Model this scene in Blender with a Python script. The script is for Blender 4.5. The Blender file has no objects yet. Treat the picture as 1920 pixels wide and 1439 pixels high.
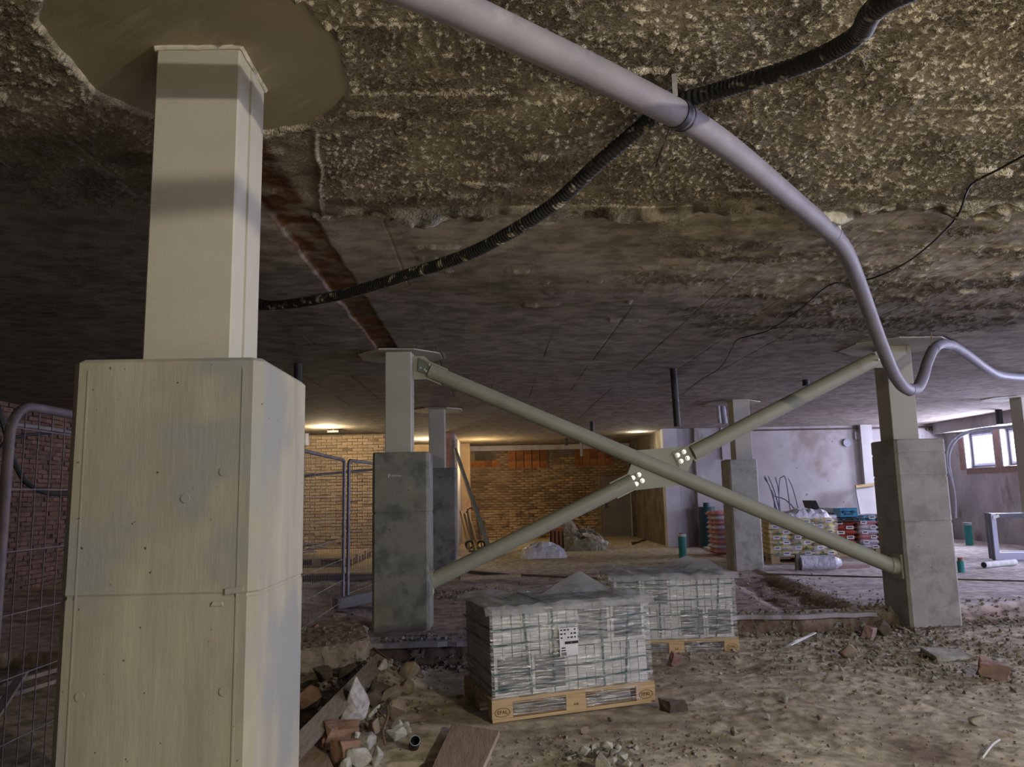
import bpy, bmesh, math, random
import numpy as np
from mathutils import Vector, Matrix
random.seed(7)
SC = bpy.context.scene
COL = SC.collection
# ------------------------------------------------------------------ camera (lens found from the vanishing points)
FP = 1450.0
TH, PI_, RO = math.atan(39/FP), math.atan(210/FP), math.atan(.021)
CAMP = Vector((0, 0, 1.5))
Fv = Vector((math.sin(TH)*math.cos(PI_), math.cos(TH)*math.cos(PI_), math.sin(PI_)))
R0 = Vector((math.cos(TH), -math.sin(TH), 0)); U0 = R0.cross(Fv)
Rv = math.cos(RO)*R0 - math.sin(RO)*U0; Uv = math.cos(RO)*U0 + math.sin(RO)*R0
cd = bpy.data.cameras.new('camera'); cam = bpy.data.objects.new('camera', cd); COL.objects.link(cam)
cd.sensor_width = 36; cd.lens = FP/1920*36; cd.clip_end = 200; cd.clip_start = .05
m = Matrix((Rv, Uv, -Fv)).transposed().to_4x4(); m.translation = CAMP; cam.matrix_world = m
SC.camera = cam
def at(px, py, x=None, y=None, z=None):
    """measured point of the place: ray of a photo pixel met with a known plane"""
    d = Fv + Rv*(px-960)/FP + Uv*(719.5-py)/FP
    t = (y/d.y) if y is not None else ((z-1.5)/d.z if z is not None else x/d.x)
    return CAMP + d*t
# ------------------------------------------------------------------ world, lights, exposure
w = bpy.data.worlds.new('sky'); SC.world = w; w.use_nodes = True
bg = w.node_tree.nodes['Background']; bg.inputs[0].default_value = (.80, .86, 1, 1); bg.inputs[1].default_value = 2.2
SC.view_settings.view_transform = 'Standard'; SC.view_settings.look = 'None'
SC.view_settings.gamma = 1; SC.view_settings.use_curve_mapping = False
SC.view_settings.exposure = 0.0
def lamp(name, kind, loc, power, col, size=.05, rot=None, sy=None):
    l = bpy.data.lights.new(name, kind); l.energy = power; l.color = col
    if kind == 'AREA':
        l.size = size
        if sy: l.shape = 'RECTANGLE'; l.size_y = sy
    else: l.shadow_soft_size = size
    o = bpy.data.objects.new(name, l); COL.objects.link(o); o.location = loc
    if rot: o.rotation_euler = rot
    return o
lamp('work_light', 'POINT', (3.3, -.9, 2.77), 640, (1, .92, .72), .035)
lamp('fill_light_low', 'POINT', (3.4, -3.4, 1.7), 190, (1, .90, .76), .22)  # added fill behind the camera, lifts floor and ceiling; no such lamp is seen
lamp('lamp_left_bay', 'POINT', (-3.75, 17.5, 2.93), 150, (1, .80, .50), .06)
lamp('lamp_left_niche', 'POINT', (-1.9, 21.8, 2.75), 170, (1, .80, .50), .08)
lamp('lamp_back_bay', 'POINT', (-.35, 22.3, 2.5), 95, (1, .70, .34), .08)
lamp('lamp_back_right', 'POINT', (3.9, 20.6, 2.98), 30, (1, .88, .62), .05)
WINY = [(-3.6, 1.4), (-.6, 1.4), (2.2, 1.4), (5.0, 1.4), (7.8, 1.4), (10.6, 1.4), (13.4, 1.3)]     # (centre y, width) of the windows outside the frame
for i, (wy, ww) in enumerate(WINY):
    lamp('daylight_window', 'AREA', (12.02, wy, 2.3), 560, (.67, .68, 1), ww, (0, math.radians(90), 0), .8).rotation_euler = (0, math.radians(90), 0)
for wy in (18.5, 17.12):
    lamp('daylight_window', 'AREA', (12.10, wy, 2.36), 420, (.74, .75, 1), .9, (0, math.radians(90), 0), .9)
# ------------------------------------------------------------------ helpers
def lk(o): COL.objects.link(o); return o
def tag(o, label, cat, group=None, kind=None):
    if label: o['label'] = label
    if cat: o['category'] = cat
    if group: o['group'] = group
    if kind: o['kind'] = kind
    return o
def thing(name, label, cat, loc=(0, 0, 0), rz=0, group=None):
    o = bpy.data.objects.new(name, None); o.empty_display_size = .1
    o.location = loc; o.rotation_euler = (0, 0, rz)
    return tag(lk(o), label, cat, group)
class MB:
    """collects shapes, builds ONE mesh"""
    def __init__(s): s.v = []; s.f = []
    def add(s, vs, fs):
        n = len(s.v); s.v += [tuple(v) for v in vs]; s.f += [tuple(i+n for i in f) for f in fs]; return s
    def box(s, c, d, rz=0, R=None, j=0):
        vs = []
        for sx in (-1, 1):
            for sy in (-1, 1):
                for sz in (-1, 1):
                    v = Vector((sx*d[0]/2, sy*d[1]/2, sz*d[2]/2))
                    if j: v += Vector([random.uniform(-j, j) for _ in range(3)])
                    if rz: v = Matrix.Rotation(rz, 3, 'Z') @ v
                    if R: v = R @ v
                    vs.append(v+Vector(c))
        return s.add(vs, [(0,1,3,2),(4,6,7,5),(0,4,5,1),(2,3,7,6),(0,2,6,4),(1,5,7,3)])
    def beam(s, a, b, wd, ht, up=(0, 0, 1)):
        a, b = Vector(a), Vector(b); d = (b-a); L = d.length; d.normalize()
        u = Vector(up); x = d.cross(u)
        if x.length < 1e-3: x = Vector((1, 0, 0))
        x.normalize(); u = x.cross(d)
        R = Matrix((x, d, u)).transposed()
        return s.box((a+b)/2, (wd, L, ht), R=R)
    def tube(s, pts, r, n=10, cap=True, rf=None):
        pts = [Vector(p) for p in pts]; T = []
        for i in range(len(pts)):
            t = pts[min(i+1, len(pts)-1)]-pts[max(i-1, 0)]; T.append(t.normalized())
        u = Vector((0, 0, 1)) if abs(T[0].z) < .9 else Vector((1, 0, 0))
        vs = []; fs = []
        for i, (p, t) in enumerate(zip(pts, T)):
            u = (u - t*u.dot(t)).normalized(); wv = t.cross(u)
            rr = rf(i) if rf else r
            for k in range(n):
                a = 2*math.pi*k/n; vs.append(p+(u*math.cos(a)+wv*math.sin(a))*rr)
        for i in range(len(pts)-1):
            for k in range(n): fs.append((i*n+k, i*n+(k+1) % n, (i+1)*n+(k+1) % n, (i+1)*n+k))
        if cap: fs.append(tuple(range(n-1, -1, -1))); fs.append(tuple((len(pts)-1)*n+k for k in range(n)))
        return s.add(vs, fs)
    def prism(s, poly, d):
        """poly: list of 3-D points, extruded by vector d"""
        n = len(poly); d = Vector(d); p = [Vector(q) for q in poly]
        return s.add(p+[q+d for q in p], [tuple(range(n)), tuple(range(2*n-1, n-1, -1))]+[(i, i+n, (i+1) % n+n, (i+1) % n) for i in range(n)])
    def mesh(s, name='m', fix=True):
        me = bpy.data.meshes.new(name); me.from_pydata(s.v, [], s.f)
        if fix and len(s.f) < 60000:
            bm = bmesh.new(); bm.from_mesh(me); bmesh.ops.recalc_face_normals(bm, faces=bm.faces); bm.to_mesh(me); bm.free()
        return me
    def build(s, name, mt, parent=None, smooth=False, bevel=0, world=False, label=None, fix=True):
        """world=True: coordinates are world ones and get moved into the parent's frame"""
        me = s.mesh(name, fix)
        if world and parent is not None:
            q = parent
            while q.parent: q = q.parent
            M = (Matrix.Translation(q.location) @ q.rotation_euler.to_matrix().to_4x4()).inverted(); me.transform(M)
        me.materials.append(mt)
        if bevel:
            bm = bmesh.new(); bm.from_mesh(me)
            bmesh.ops.bevel(bm, geom=bm.edges[:], offset=bevel, segments=1, affect='EDGES'); bm.to_mesh(me); bm.free()
        if smooth: shade(me)
        o = bpy.data.objects.new(name, me); lk(o)
        if parent is not None: o.parent = parent
        if label: o['label'] = label
        return o
def shade(me, ang=35):
    me.polygons.foreach_set('use_smooth', [True]*len(me.polygons))
    try: me.set_sharp_from_angle(angle=math.radians(ang))
    except Exception: pass
def inst(name, me, loc, parent=None, rot=None, scale=None):
    o = bpy.data.objects.new(name, me); o.location = loc
    if rot: o.rotation_euler = rot
    if scale: o.scale = scale
    if parent is not None: o.parent = parent
    return lk(o)
def smoothpath(pts, k=10):
    """Catmull-Rom"""
    P = [Vector(p) for p in pts]; P = [P[0]*2-P[1]]+P+[P[-1]*2-P[-2]]; out = []
    for i in range(1, len(P)-2):
        for j in range(k):
            t = j/k; a, b, c, d = P[i-1:i+3]
            out.append(.5*((2*b)+(c-a)*t+(2*a-5*b+4*c-d)*t*t+(3*b-a-3*c+d)*t**3))
    return out+[P[-2]]
# ------------------------------------------------------------------ materials
def pmat(name, c1, c2=None, scale=6, rough=.85, bump=.15, bs=50, st=(1, 1, 1), metal=0, c3=None, s3=2, t3=.6, rand=0, lo=.38, hi=.62, bdist=.01, bst=None, st3=None, attr=False, spec=.3, vec='Object', c4=None, s4=30, t4=.68):
    m = bpy.data.materials.new(name); m.use_nodes = True; nt = m.node_tree; N = nt.nodes; L = nt.links
    b = N['Principled BSDF']; b.inputs['Roughness'].default_value = rough; b.inputs['Metallic'].default_value = metal
    b.inputs['Specular IOR Level'].default_value = spec
    tc = N.new('ShaderNodeTexCoord')
    def noise(sc, stv, det=5, off=0):
        mp = N.new('ShaderNodeMapping'); mp.inputs['Scale'].default_value = stv; mp.inputs['Location'].default_value = (off, off*.7, off*.3)
        L.new(tc.outputs[vec], mp.inputs[0])
        n = N.new('ShaderNodeTexNoise'); n.inputs['Scale'].default_value = sc; n.inputs['Detail'].default_value = det
        n.inputs['Roughness'].default_value = .62; L.new(mp.outputs[0], n.inputs['Vector']); return n.outputs['Fac']
    def ramp(src, a, bb):
        r = N.new('ShaderNodeMapRange'); r.inputs[1].default_value = a; r.inputs[2].default_value = bb; L.new(src, r.inputs[0]); return r.outputs[0]
    def mix(f, A, B, mode='MIX'):
        x = N.new('ShaderNodeMix'); x.data_type = 'RGBA'; x.blend_type = mode
        for s, v in ((x.inputs[0], f), (x.inputs[6], A), (x.inputs[7], B)):
            if isinstance(v, (tuple, list)): s.default_value = (*v, 1)
            elif isinstance(v, float): s.default_value = v
            else: L.new(v, s)
        return x.outputs[2]
    if attr:
        a = N.new('ShaderNodeVertexColor'); a.layer_name = 'Col'; col = a.outputs[0]
        n = ramp(noise(scale, st), lo, hi)
        col = mix(n, mix(1.0, col, (.62, .60, .56), 'MULTIPLY'), mix(1.0, col, (1.28, 1.27, 1.24), 'MULTIPLY'))
    else:
        col = mix(ramp(noise(scale, st), lo, hi), c1, c2 or tuple(x*.8 for x in c1))
    if c3: col = mix(ramp(noise(s3, st3 or st, 3, 7.3), t3-.05, t3+.07), col, c3)
    if c4: col = mix(ramp(noise(s4, (1, 1, 1), 2, 3.1), t4-.02, t4+.02), col, c4)
    if rand:
        oi = N.new('ShaderNodeObjectInfo'); r = N.new('ShaderNodeMapRange'); L.new(oi.outputs['Random'], r.inputs[0])
        r.inputs[3].default_value = 1-rand; r.inputs[4].default_value = 1+rand
        col = mix(1.0, col, r.outputs[0], 'MULTIPLY')
    L.new(col, b.inputs['Base Color'])
    if bump:
        bp = N.new('ShaderNodeBump'); bp.inputs['Strength'].default_value = bump; bp.inputs['Distance'].default_value = bdist
        L.new(noise(bs, bst or st, 4, 2.2), bp.inputs['Height']); L.new(bp.outputs[0], b.inputs['Normal'])
    return m
def film(name, tint, clear, rough=.18, milk=.25, bs=9, st=(1, 1, 6), bump=.6):
    """stretch film: mostly clear, partly glossy, a little milky"""
    m = bpy.data.materials.new(name); m.use_nodes = True; nt = m.node_tree; N = nt.nodes; L = nt.links
    N.remove(N['Principled BSDF']); out = N['Material Output']
    tr = N.new('ShaderNodeBsdfTransparent'); gl = N.new('ShaderNodeBsdfGlossy'); df = N.new('ShaderNodeBsdfDiffuse')
    gl.inputs['Roughness'].default_value = rough; gl.inputs['Color'].default_value = (.9, .9, .92, 1); df.inputs[0].default_value = (*tint, 1)
    tc = N.new('ShaderNodeTexCoord'); mp = N.new('ShaderNodeMapping'); mp.inputs['Scale'].default_value = st
    L.new(tc.outputs['Object'], mp.inputs[0]); n = N.new('ShaderNodeTexNoise'); n.inputs['Scale'].default_value = bs; n.inputs['Detail'].default_value = 5
    n.inputs['Distortion'].default_value = .4; L.new(mp.outputs[0], n.inputs[0])
    bp = N.new('ShaderNodeBump'); bp.inputs['Strength'].default_value = bump; bp.inputs['Distance'].default_value = .03; L.new(n.outputs[0], bp.inputs['Height'])
    L.new(bp.outputs[0], gl.inputs['Normal']); L.new(bp.outputs[0], df.inputs['Normal'])
    m1 = N.new('ShaderNodeMixShader'); m1.inputs[0].default_value = milk/(milk+(1-clear-milk)+1e-6); L.new(gl.outputs[0], m1.inputs[1]); L.new(df.outputs[0], m1.inputs[2])
    r = N.new('ShaderNodeMapRange'); r.inputs[1].default_value = .35; r.inputs[2].default_value = .7; r.inputs[3].default_value = max(0, .8-clear); r.inputs[4].default_value = min(1, 1.35-clear)
    L.new(n.outputs[0], r.inputs[0])
    m2 = N.new('ShaderNodeMixShader'); L.new(r.outputs[0], m2.inputs[0]); L.new(tr.outputs[0], m2.inputs[1]); L.new(m1.outputs[0], m2.inputs[2])
    L.new(m2.outputs[0], out.inputs[0]); return m
M = {}
def crust(m):
    nt = m.node_tree; N = nt.nodes; L = nt.links; b = N['Principled BSDF']; old = b.inputs['Normal'].links[0].from_node
    old.inputs['Strength'].default_value = .35
    tc = N.new('ShaderNodeTexCoord'); hs = []
    for sc, a, w_ in ((72, .50, 1.0), (125, .50, .6)):
        mp = N.new('ShaderNodeMapping'); mp.inputs['Scale'].default_value = (1, 1.25, .2); L.new(tc.outputs['Object'], mp.inputs[0])
        n = N.new('ShaderNodeTexNoise'); n.inputs['Scale'].default_value = sc; n.inputs['Detail'].default_value = 2; n.inputs['Distortion'].default_value = .6; L.new(mp.outputs[0], n.inputs[0])
        r = N.new('ShaderNodeMapRange'); r.inputs[1].default_value = a; r.inputs[2].default_value = a+.22; r.inputs[4].default_value = w_; L.new(n.outputs[0], r.inputs[0]); hs.append(r.outputs[0])
    ad = N.new('ShaderNodeMath'); ad.operation = 'ADD'; L.new(hs[0], ad.inputs[0]); L.new(hs[1], ad.inputs[1])
    at_ = N.new('ShaderNodeVertexColor'); at_.layer_name = 'Col'
    mu = N.new('ShaderNodeMath'); mu.operation = 'MULTIPLY'; L.new(ad.outputs[0], mu.inputs[0]); L.new(at_.outputs['Alpha'], mu.inputs[1])
    bp = N.new('ShaderNodeBump'); bp.inputs['Strength'].default_value = 1; bp.inputs['Distance'].default_value = .022; L.new(mu.outputs[0], bp.inputs['Height']); L.new(old.outputs[0], bp.inputs['Normal']); L.new(bp.outputs[0], b.inputs['Normal'])
    return m
M['ceil'] = pmat('ceiling_concrete', None, scale=5, attr=True, rough=.92, bump=1, bs=85, bdist=.014, bst=(1, 1.4, 1), st=(1, 1.3, 1)); crust(M['ceil'])
M['floor'] = pmat('floor_earth', None, scale=7, attr=True, rough=.95, bump=.4, bs=75, bdist=.010)
M['cream_conc'] = pmat('cream_washed_concrete', (.305, .295, .232), (.235, .227, .178), 3, .9, .16, 30, (2.0, 2.0, .3), c3=(.21, .216, .205), s3=2.0, t3=.53, st3=(1, 1, .8), bst=(2, 2, .25), c4=(.06, .05, .04), s4=42, t4=.745)
M['grey_conc'] = pmat('grey_cast_concrete', (.205, .205, .172), (.155, .155, .13), 3.5, .9, .4, 60, c3=(.105, .107, .095), s3=3, t3=.6, c4=(.04, .04, .035), s4=36, t4=.72)
M['grey_conc2'] = pmat('lighter_cast_concrete', (.33, .325, .295), (.26, .255, .235), 3.5, .9, .4, 60, c3=(.22, .215, .195), s3=3, t3=.6, c4=(.06, .06, .055), s4=36, t4=.72)
M['cream_paint'] = pmat('cream_coated_steel', (.36, .35, .295), (.335, .325, .27), 3, .75, .12, 90)
M['bead'] = pmat('sealant_bead', (.60, .57, .48), None, 20, .7, .3, 80)
M['sage'] = pmat('sage_painted_steel', (.30, .31, .235), (.27, .275, .205), 2.5, .5, .05, 60, c3=(.24, .21, .14), s3=4, t3=.68)
M['zinc'] = pmat('zinc_bolts', (.75, .77, .75), (.55, .57, .55), 20, .35, .1, 60, metal=.7)
M['dsteel'] = pmat('dark_galvanised_plate', (.16, .18, .15), (.11, .12, .10), 9, .5, .1, 50)
M['pipe'] = pmat('grey_lagged_pipe', (.195, .187, .215), (.165, .158, .185), 6, .6, .10, 160, c3=(.23, .22, .245), s3=9, t3=.68)
M['hose'] = pmat('black_ribbed_hose', (.02, .02, .021), (.03, .03, .03), 6, .45, .1, 60, c3=(.36, .33, .25), s3=16, t3=.62)
M['black'] = pmat('black_plastic', (.018, .019, .022), (.03, .03, .034), 10, .5)
M['cable'] = pmat('black_cable', (.012, .012, .012), None, 10, .5)
M['greypipe'] = pmat('grey_plastic_stub', (.30, .31, .35), (.22, .23, .27), 8, .5)
M['galv'] = pmat('galvanised_tube', (.27, .26, .27), (.19, .18, .19), 10, .5, .1, 60, metal=.35)
M['brown_tube'] = pmat('dusty_fence_tube', (.17, .14, .135), (.12, .10, .10), 10, .6, .1, 60, metal=.2)
M['wood'] = pmat('pallet_wood', (.42, .31, .17), (.33, .235, .12), 6, .85, .2, 40, (.5, 9, 9), rand=.12)
M['oldwood'] = pmat('grey_weathered_wood', (.20, .165, .125), (.14, .115, .09), 7, .9, .35, 30, (9, .6, 9))
M['plank'] = pmat('dusty_board_wood', (.34, .26, .185), (.25, .19, .13), 5, .9, .3, 22, (6, .7, 6))
M['carton'] = pmat('white_tile_edges', (.38, .395, .38), (.32, .335, .325), 8, .8, .1, 60, rand=.06)
M['carton_print'] = pmat('grey_printed_carton', (.10, .108, .11), (.08, .088, .09), 5, .8, .05, rand=.05)
M['strap'] = pmat('green_strap', (.012, .05, .055), (.02, .07, .075), 20, .4)
M['film'] = film('stretch_film', (.45, .47, .48), .86, milk=.05, st=(.7, .7, 8))
M['sheet'] = film('loose_plastic_sheet', (.34, .35, .38), .62, rough=.4, milk=.28, bs=4, st=(1, 1, 1), bump=.8)
M['whitefilm'] = pmat('white_plastic_sheet', (.60, .60, .64), (.42, .42, .47), 4, .35, .8, 9, bdist=.05, spec=.6)
M['paper'] = pmat('white_paper', (.62, .63, .66), None, 10, .7, 0)
M['ink'] = pmat('black_print', (.015, .015, .02), None, 10, .7, 0)
M['inkgrey'] = pmat('grey_print', (.16, .17, .19), (.08, .08, .1), 60, .7, 0)
M['stamp'] = pmat('burnt_stamp', (.05, .035, .02), None, 10, .8, 0)
M['chalk'] = pmat('white_chalk', (.62, .62, .60), None, 10, .9, 0)
M['mortar'] = pmat('old_mortar', (.30, .235, .15), (.20, .15, .095), 5, .95, .6, 30)
M['brick_cream'] = pmat('whitewashed_brick', (.46, .35, .215), (.36, .265, .16), 4, .95, .5, 22, rand=.16, c3=(.30, .14, .075), s3=2.2, t3=.66)
M['brick_ochre'] = pmat('ochre_brick', (.36, .25, .135), (.22, .145, .07), 4, .95, .6, 22, rand=.38, c3=(.10, .065, .035), s3=2.5, t3=.55)
M['brick_dark'] = pmat('soot_brown_brick', (.17, .105, .085), (.11, .07, .057), 4, .95, .5, 22, rand=.3, c3=(.21, .11, .075), s3=2, t3=.64)
M['mortar_dark'] = pmat('dark_mortar', (.11, .08, .07), (.07, .05, .04), 5, .95, .5, 30)
M['clay'] = pmat('orange_clay_block', (.33, .135, .045), (.22, .09, .032), 5, .9, .3, 30, rand=.35)
M['plaster'] = pmat('lavender_grey_plaster', (.37, .35, .365), (.31, .29, .30), 1.3, .9, .25, 14, c3=(.24, .205, .195), s3=.9, t3=.6, c4=(.13, .10, .09), s4=5, t4=.74)
M['plaster_wht'] = pmat('white_plaster', (.46, .45, .46), (.40, .39, .40), 2, .9, .2, 20)
M['conc_wall'] = pmat('stained_concrete_wall', (.41, .39, .395), (.30, .28, .285), 1.6, .95, .5, 16, (1, 1, .5), c3=(.19, .17, .165), s3=1.4, t3=.6)
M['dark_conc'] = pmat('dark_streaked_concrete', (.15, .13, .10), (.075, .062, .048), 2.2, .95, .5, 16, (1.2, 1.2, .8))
M['redbrick'] = pmat('raw_red_brick_edge', (.30, .19, .165), (.22, .155, .14), 9, .95, .7, 26)
M['pink'] = pmat('broken_pinkish_brick_edge', (.26, .15, .13), (.17, .10, .085), 8, .95, .9, 18, bdist=.03)
M['door'] = pmat('grey_brown_door', (.17, .15, .135), (.14, .12, .11), 3, .7, .1)
M['frame'] = pmat('grey_window_frame', (.11, .12, .14), None, 5, .4, 0)
M['framewht'] = pmat('blue_white_window_profile', (.50, .52, .66), (.44, .46, .60), 5, .4, 0)
M['gloss_glass'] = film('window_glass', (.8, .85, .9), .95, rough=.02, milk=.02, bump=0)
M['teal'] = pmat('teal_plastic', (.02, .17, .165), (.03, .22, .21), 5, .4, .05)
M['cyan'] = pmat('blue_tool_case', (.015, .16, .30), (.02, .20, .36), 5, .5, .05)
M['cyandark'] = pmat('dark_teal_case_side', (.012, .06, .075), None, 5, .5, .05)
M['yellow'] = pmat('yellow_paper_bag', (.68, .54, .06), (.58, .47, .05), 6, .7, .2, 20, rand=.08)
M['red'] = pmat('red_paper_bag', (.42, .10, .065), (.33, .085, .055), 6, .7, .2, 20, rand=.1)
M['white'] = pmat('white_paper_bag', (.62, .60, .66), (.52, .50, .56), 6, .7, .2, 20, rand=.06)
M['pinkbag'] = pmat('pink_red_paper_bag', (.60, .24, .24), (.55, .30, .30), 6, .7, .2, 20)
M['green'] = pmat('dark_green_print', (.05, .13, .06), None, 6, .8, 0)
M['rock'] = pmat('pale_broken_concrete', (.35, .35, .30), (.25, .245, .21), 9, .95, .5, 60, rand=.22, c3=(.16, .135, .10), s3=5, t3=.54)
M['rock_tan'] = pmat('tan_earthy_stone', (.26, .21, .15), (.19, .15, .105), 8, .95, .5, 50, rand=.2, c3=(.12, .09, .065), s3=4, t3=.6)
M['rock_dark'] = pmat('dark_earthy_stone', (.11, .088, .068), (.07, .056, .043), 8, .95, .5, 50, rand=.25)
M['rock_gran'] = pmat('speckled_grey_stone', (.44, .42, .40), (.27, .25, .24), 26, .95, .4, 60)
M['rock_red'] = pmat('orange_broken_brick', (.235, .135, .088), (.17, .105, .07), 7, .95, .5, 50, rand=.15, c3=(.26, .20, .15), s3=3, t3=.57)
M['net'] = pmat('olive_debris', (.24, .225, .155), (.12, .11, .075), 12, .95, .8, 30)
M['rust'] = pmat('rusty_rod', (.13, .075, .05), (.09, .055, .04), 12, .8)
M['brass'] = pmat('brassy_tube', (.30, .22, .10), (.20, .15, .07), 8, .45, .05, metal=.4)
M['rebar'] = pmat('blue_grey_rods', (.09, .10, .15), (.07, .08, .12), 8, .5)
M['lampglow'] = bpy.data.materials.new('lit_lamp_glass'); M['lampglow'].use_nodes = True
_e = M['lampglow'].node_tree.nodes['Principled BSDF']; _e.inputs['Emission Color'].default_value = (1, .9, .66, 1); _e.inputs['Emission Strength'].default_value = 12
# ------------------------------------------------------------------ value noise in numpy
_T = np.random.default_rng(11).random((8, 256, 256)).astype(np.float32)
def vn(x, y, sc, k=0):
    x = np.asarray(x, np.float64)/sc+37.3*(k+1); y = np.asarray(y, np.float64)/sc+11.7*(k+1)
    xi = np.floor(x).astype(int); yi = np.floor(y).astype(int); fx = x-xi; fy = y-yi
    fx = fx*fx*(3-2*fx); fy = fy*fy*(3-2*fy); T = _T[k % 8]; a, b, c, d = xi & 255, (xi+1) & 255, yi & 255, (yi+1) & 255
    return (T[a, c]*(1-fx)+T[b, c]*fx)*(1-fy)+(T[a, d]*(1-fx)+T[b, d]*fx)*fy
def fbm(x, y, sc, k=0, o=4):
    s = 0; a = .5; t = 0
    for i in range(o): s = s+a*vn(x, y, sc/2**i, k+i); t += a; a *= .5
    return s/t
def ss(a, b, x): t = np.clip((np.asarray(x)-a)/(b-a), 0, 1); return t*t*(3-2*t)
def axis(segs):
    """segs: (start, end, step0, step1)"""
    out = []
    for a, b, s0, s1 in segs:
        x = a
        while x < b: out.append(x); x += s0+(s1-s0)*(x-a)/(b-a)
    out.append(segs[-1][1]); return np.array(out)
def grid(name, xs, ys, fz, fcol, mt, flip=False, fa=None):
    X, Y = np.meshgrid(xs, ys); Z = fz(X, Y); n = X.size; W, H = len(xs), len(ys)
    co = np.stack([X, Y, Z], -1).reshape(-1, 3).astype(np.float32)
    i = np.arange(H-1)[:, None]*W+np.arange(W-1)[None, :]; q = np.stack([i, i+1, i+W+1, i+W], -1).reshape(-1, 4)
    if flip: q = q[:, ::-1]
    me = bpy.data.meshes.new(name); me.vertices.add(n); me.vertices.foreach_set('co', co.ravel())
    me.loops.add(q.size); me.loops.foreach_set('vertex_index', q.ravel().astype(np.int32)); me.polygons.add(len(q))
    me.polygons.foreach_set('loop_start', np.arange(0, q.size, 4, dtype=np.int32)); me.polygons.foreach_set('loop_total', np.full(len(q), 4, np.int32))
    me.update(calc_edges=True); me.validate()
    C = np.ones((n, 4), np.float32); C[:, :3] = fcol(X, Y, Z).reshape(-1, 3)
    if fa: C[:, 3] = fa(X, Y).ravel()
    ca = me.color_attributes.new('Col', 'FLOAT_COLOR', 'POINT'); ca.data.foreach_set('color', C.ravel())
    me.polygons.foreach_set('use_smooth', np.ones(len(q), bool)); me.materials.append(mt)
    return lk(bpy.data.objects.new(name, me))
def lerp(a, b, t): return a*(1-t[..., None])+np.array(b)*t[..., None]
# ------------------------------------------------------------------ ceiling
H = 3.14
OCT = lambda cx, cy, r, n=8, ph=22.5: [(cx+r*math.cos(math.radians(ph+i*360/n)), cy+r*math.sin(math.radians(ph+i*360/n))) for i in range(n)]
CAPN = [(-1.523, 2.463), (-1.40, 2.30), (-1.17, 2.22), (-.80, 2.24), (-.60, 2.36), (-.533, 2.548), (-.542, 2.91), (-.62, 3.04), (-.757, 3.2), (-1.0, 3.27), (-1.421, 3.121), (-1.56, 2.92)]
CAPS = [CAPN, OCT(-1.035, 8.80, .50), OCT(4.66, 8.68, .60), OCT(4.46, 14.2, .52), OCT(-1.02, 14.5, .5)]
def inpoly(X, Y, poly, grow=0):
    cx = sum(p[0] for p in poly)/len(poly); cy = sum(p[1] for p in poly)/len(poly)
    r = np.full(X.shape, 1e9); n = len(poly)
    for i in range(n):      # convex: signed distance to each side
        (x0, y0), (x1, y1) = poly[i], poly[(i+1) % n]; nx, ny = y1-y0, x0-x1; l = math.hypot(nx, ny); nx, ny = nx/l, ny/l
        if (cx-x0)*nx+(cy-y0)*ny < 0: nx, ny = -nx, -ny
        r = np.minimum(r, (X-x0)*nx+(Y-y0)*ny)
    return r+grow
_rc = random.Random(5)
CHUNK = [(_rc.uniform(-.5, 5.2), _rc.uniform(2.6, 7.2), _rc.uniform(.04, .17), _rc.uniform(.012, .035), _rc.uniform(.012, .03)) for _ in range(70)]
CHUNK += [(3.07, 4.42, .16, .04, .04), (2.6, 3.75, .12, .05, .035), (.25, 3.52, .07, .03, .03), (1.55, 4.95, .12, .03, .03), (-2.0, 2.9, .1, .05, .03), (-2.3, 2.75, .09, .04, .03)]
RIDGES = [(-.62, .12, 2.93, .016), (-.62, -.2, 2.46, .016), (-2.2, -1.6, 2.42, .01), (.3, 3.4, 5.02, .008), (1.7, 4.9, 6.3, .008), (-.6, .9, 3.72, .006), (1.0, 5, 3.1, .005), (2.2, 5.2, 5.55, .006)]
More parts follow.
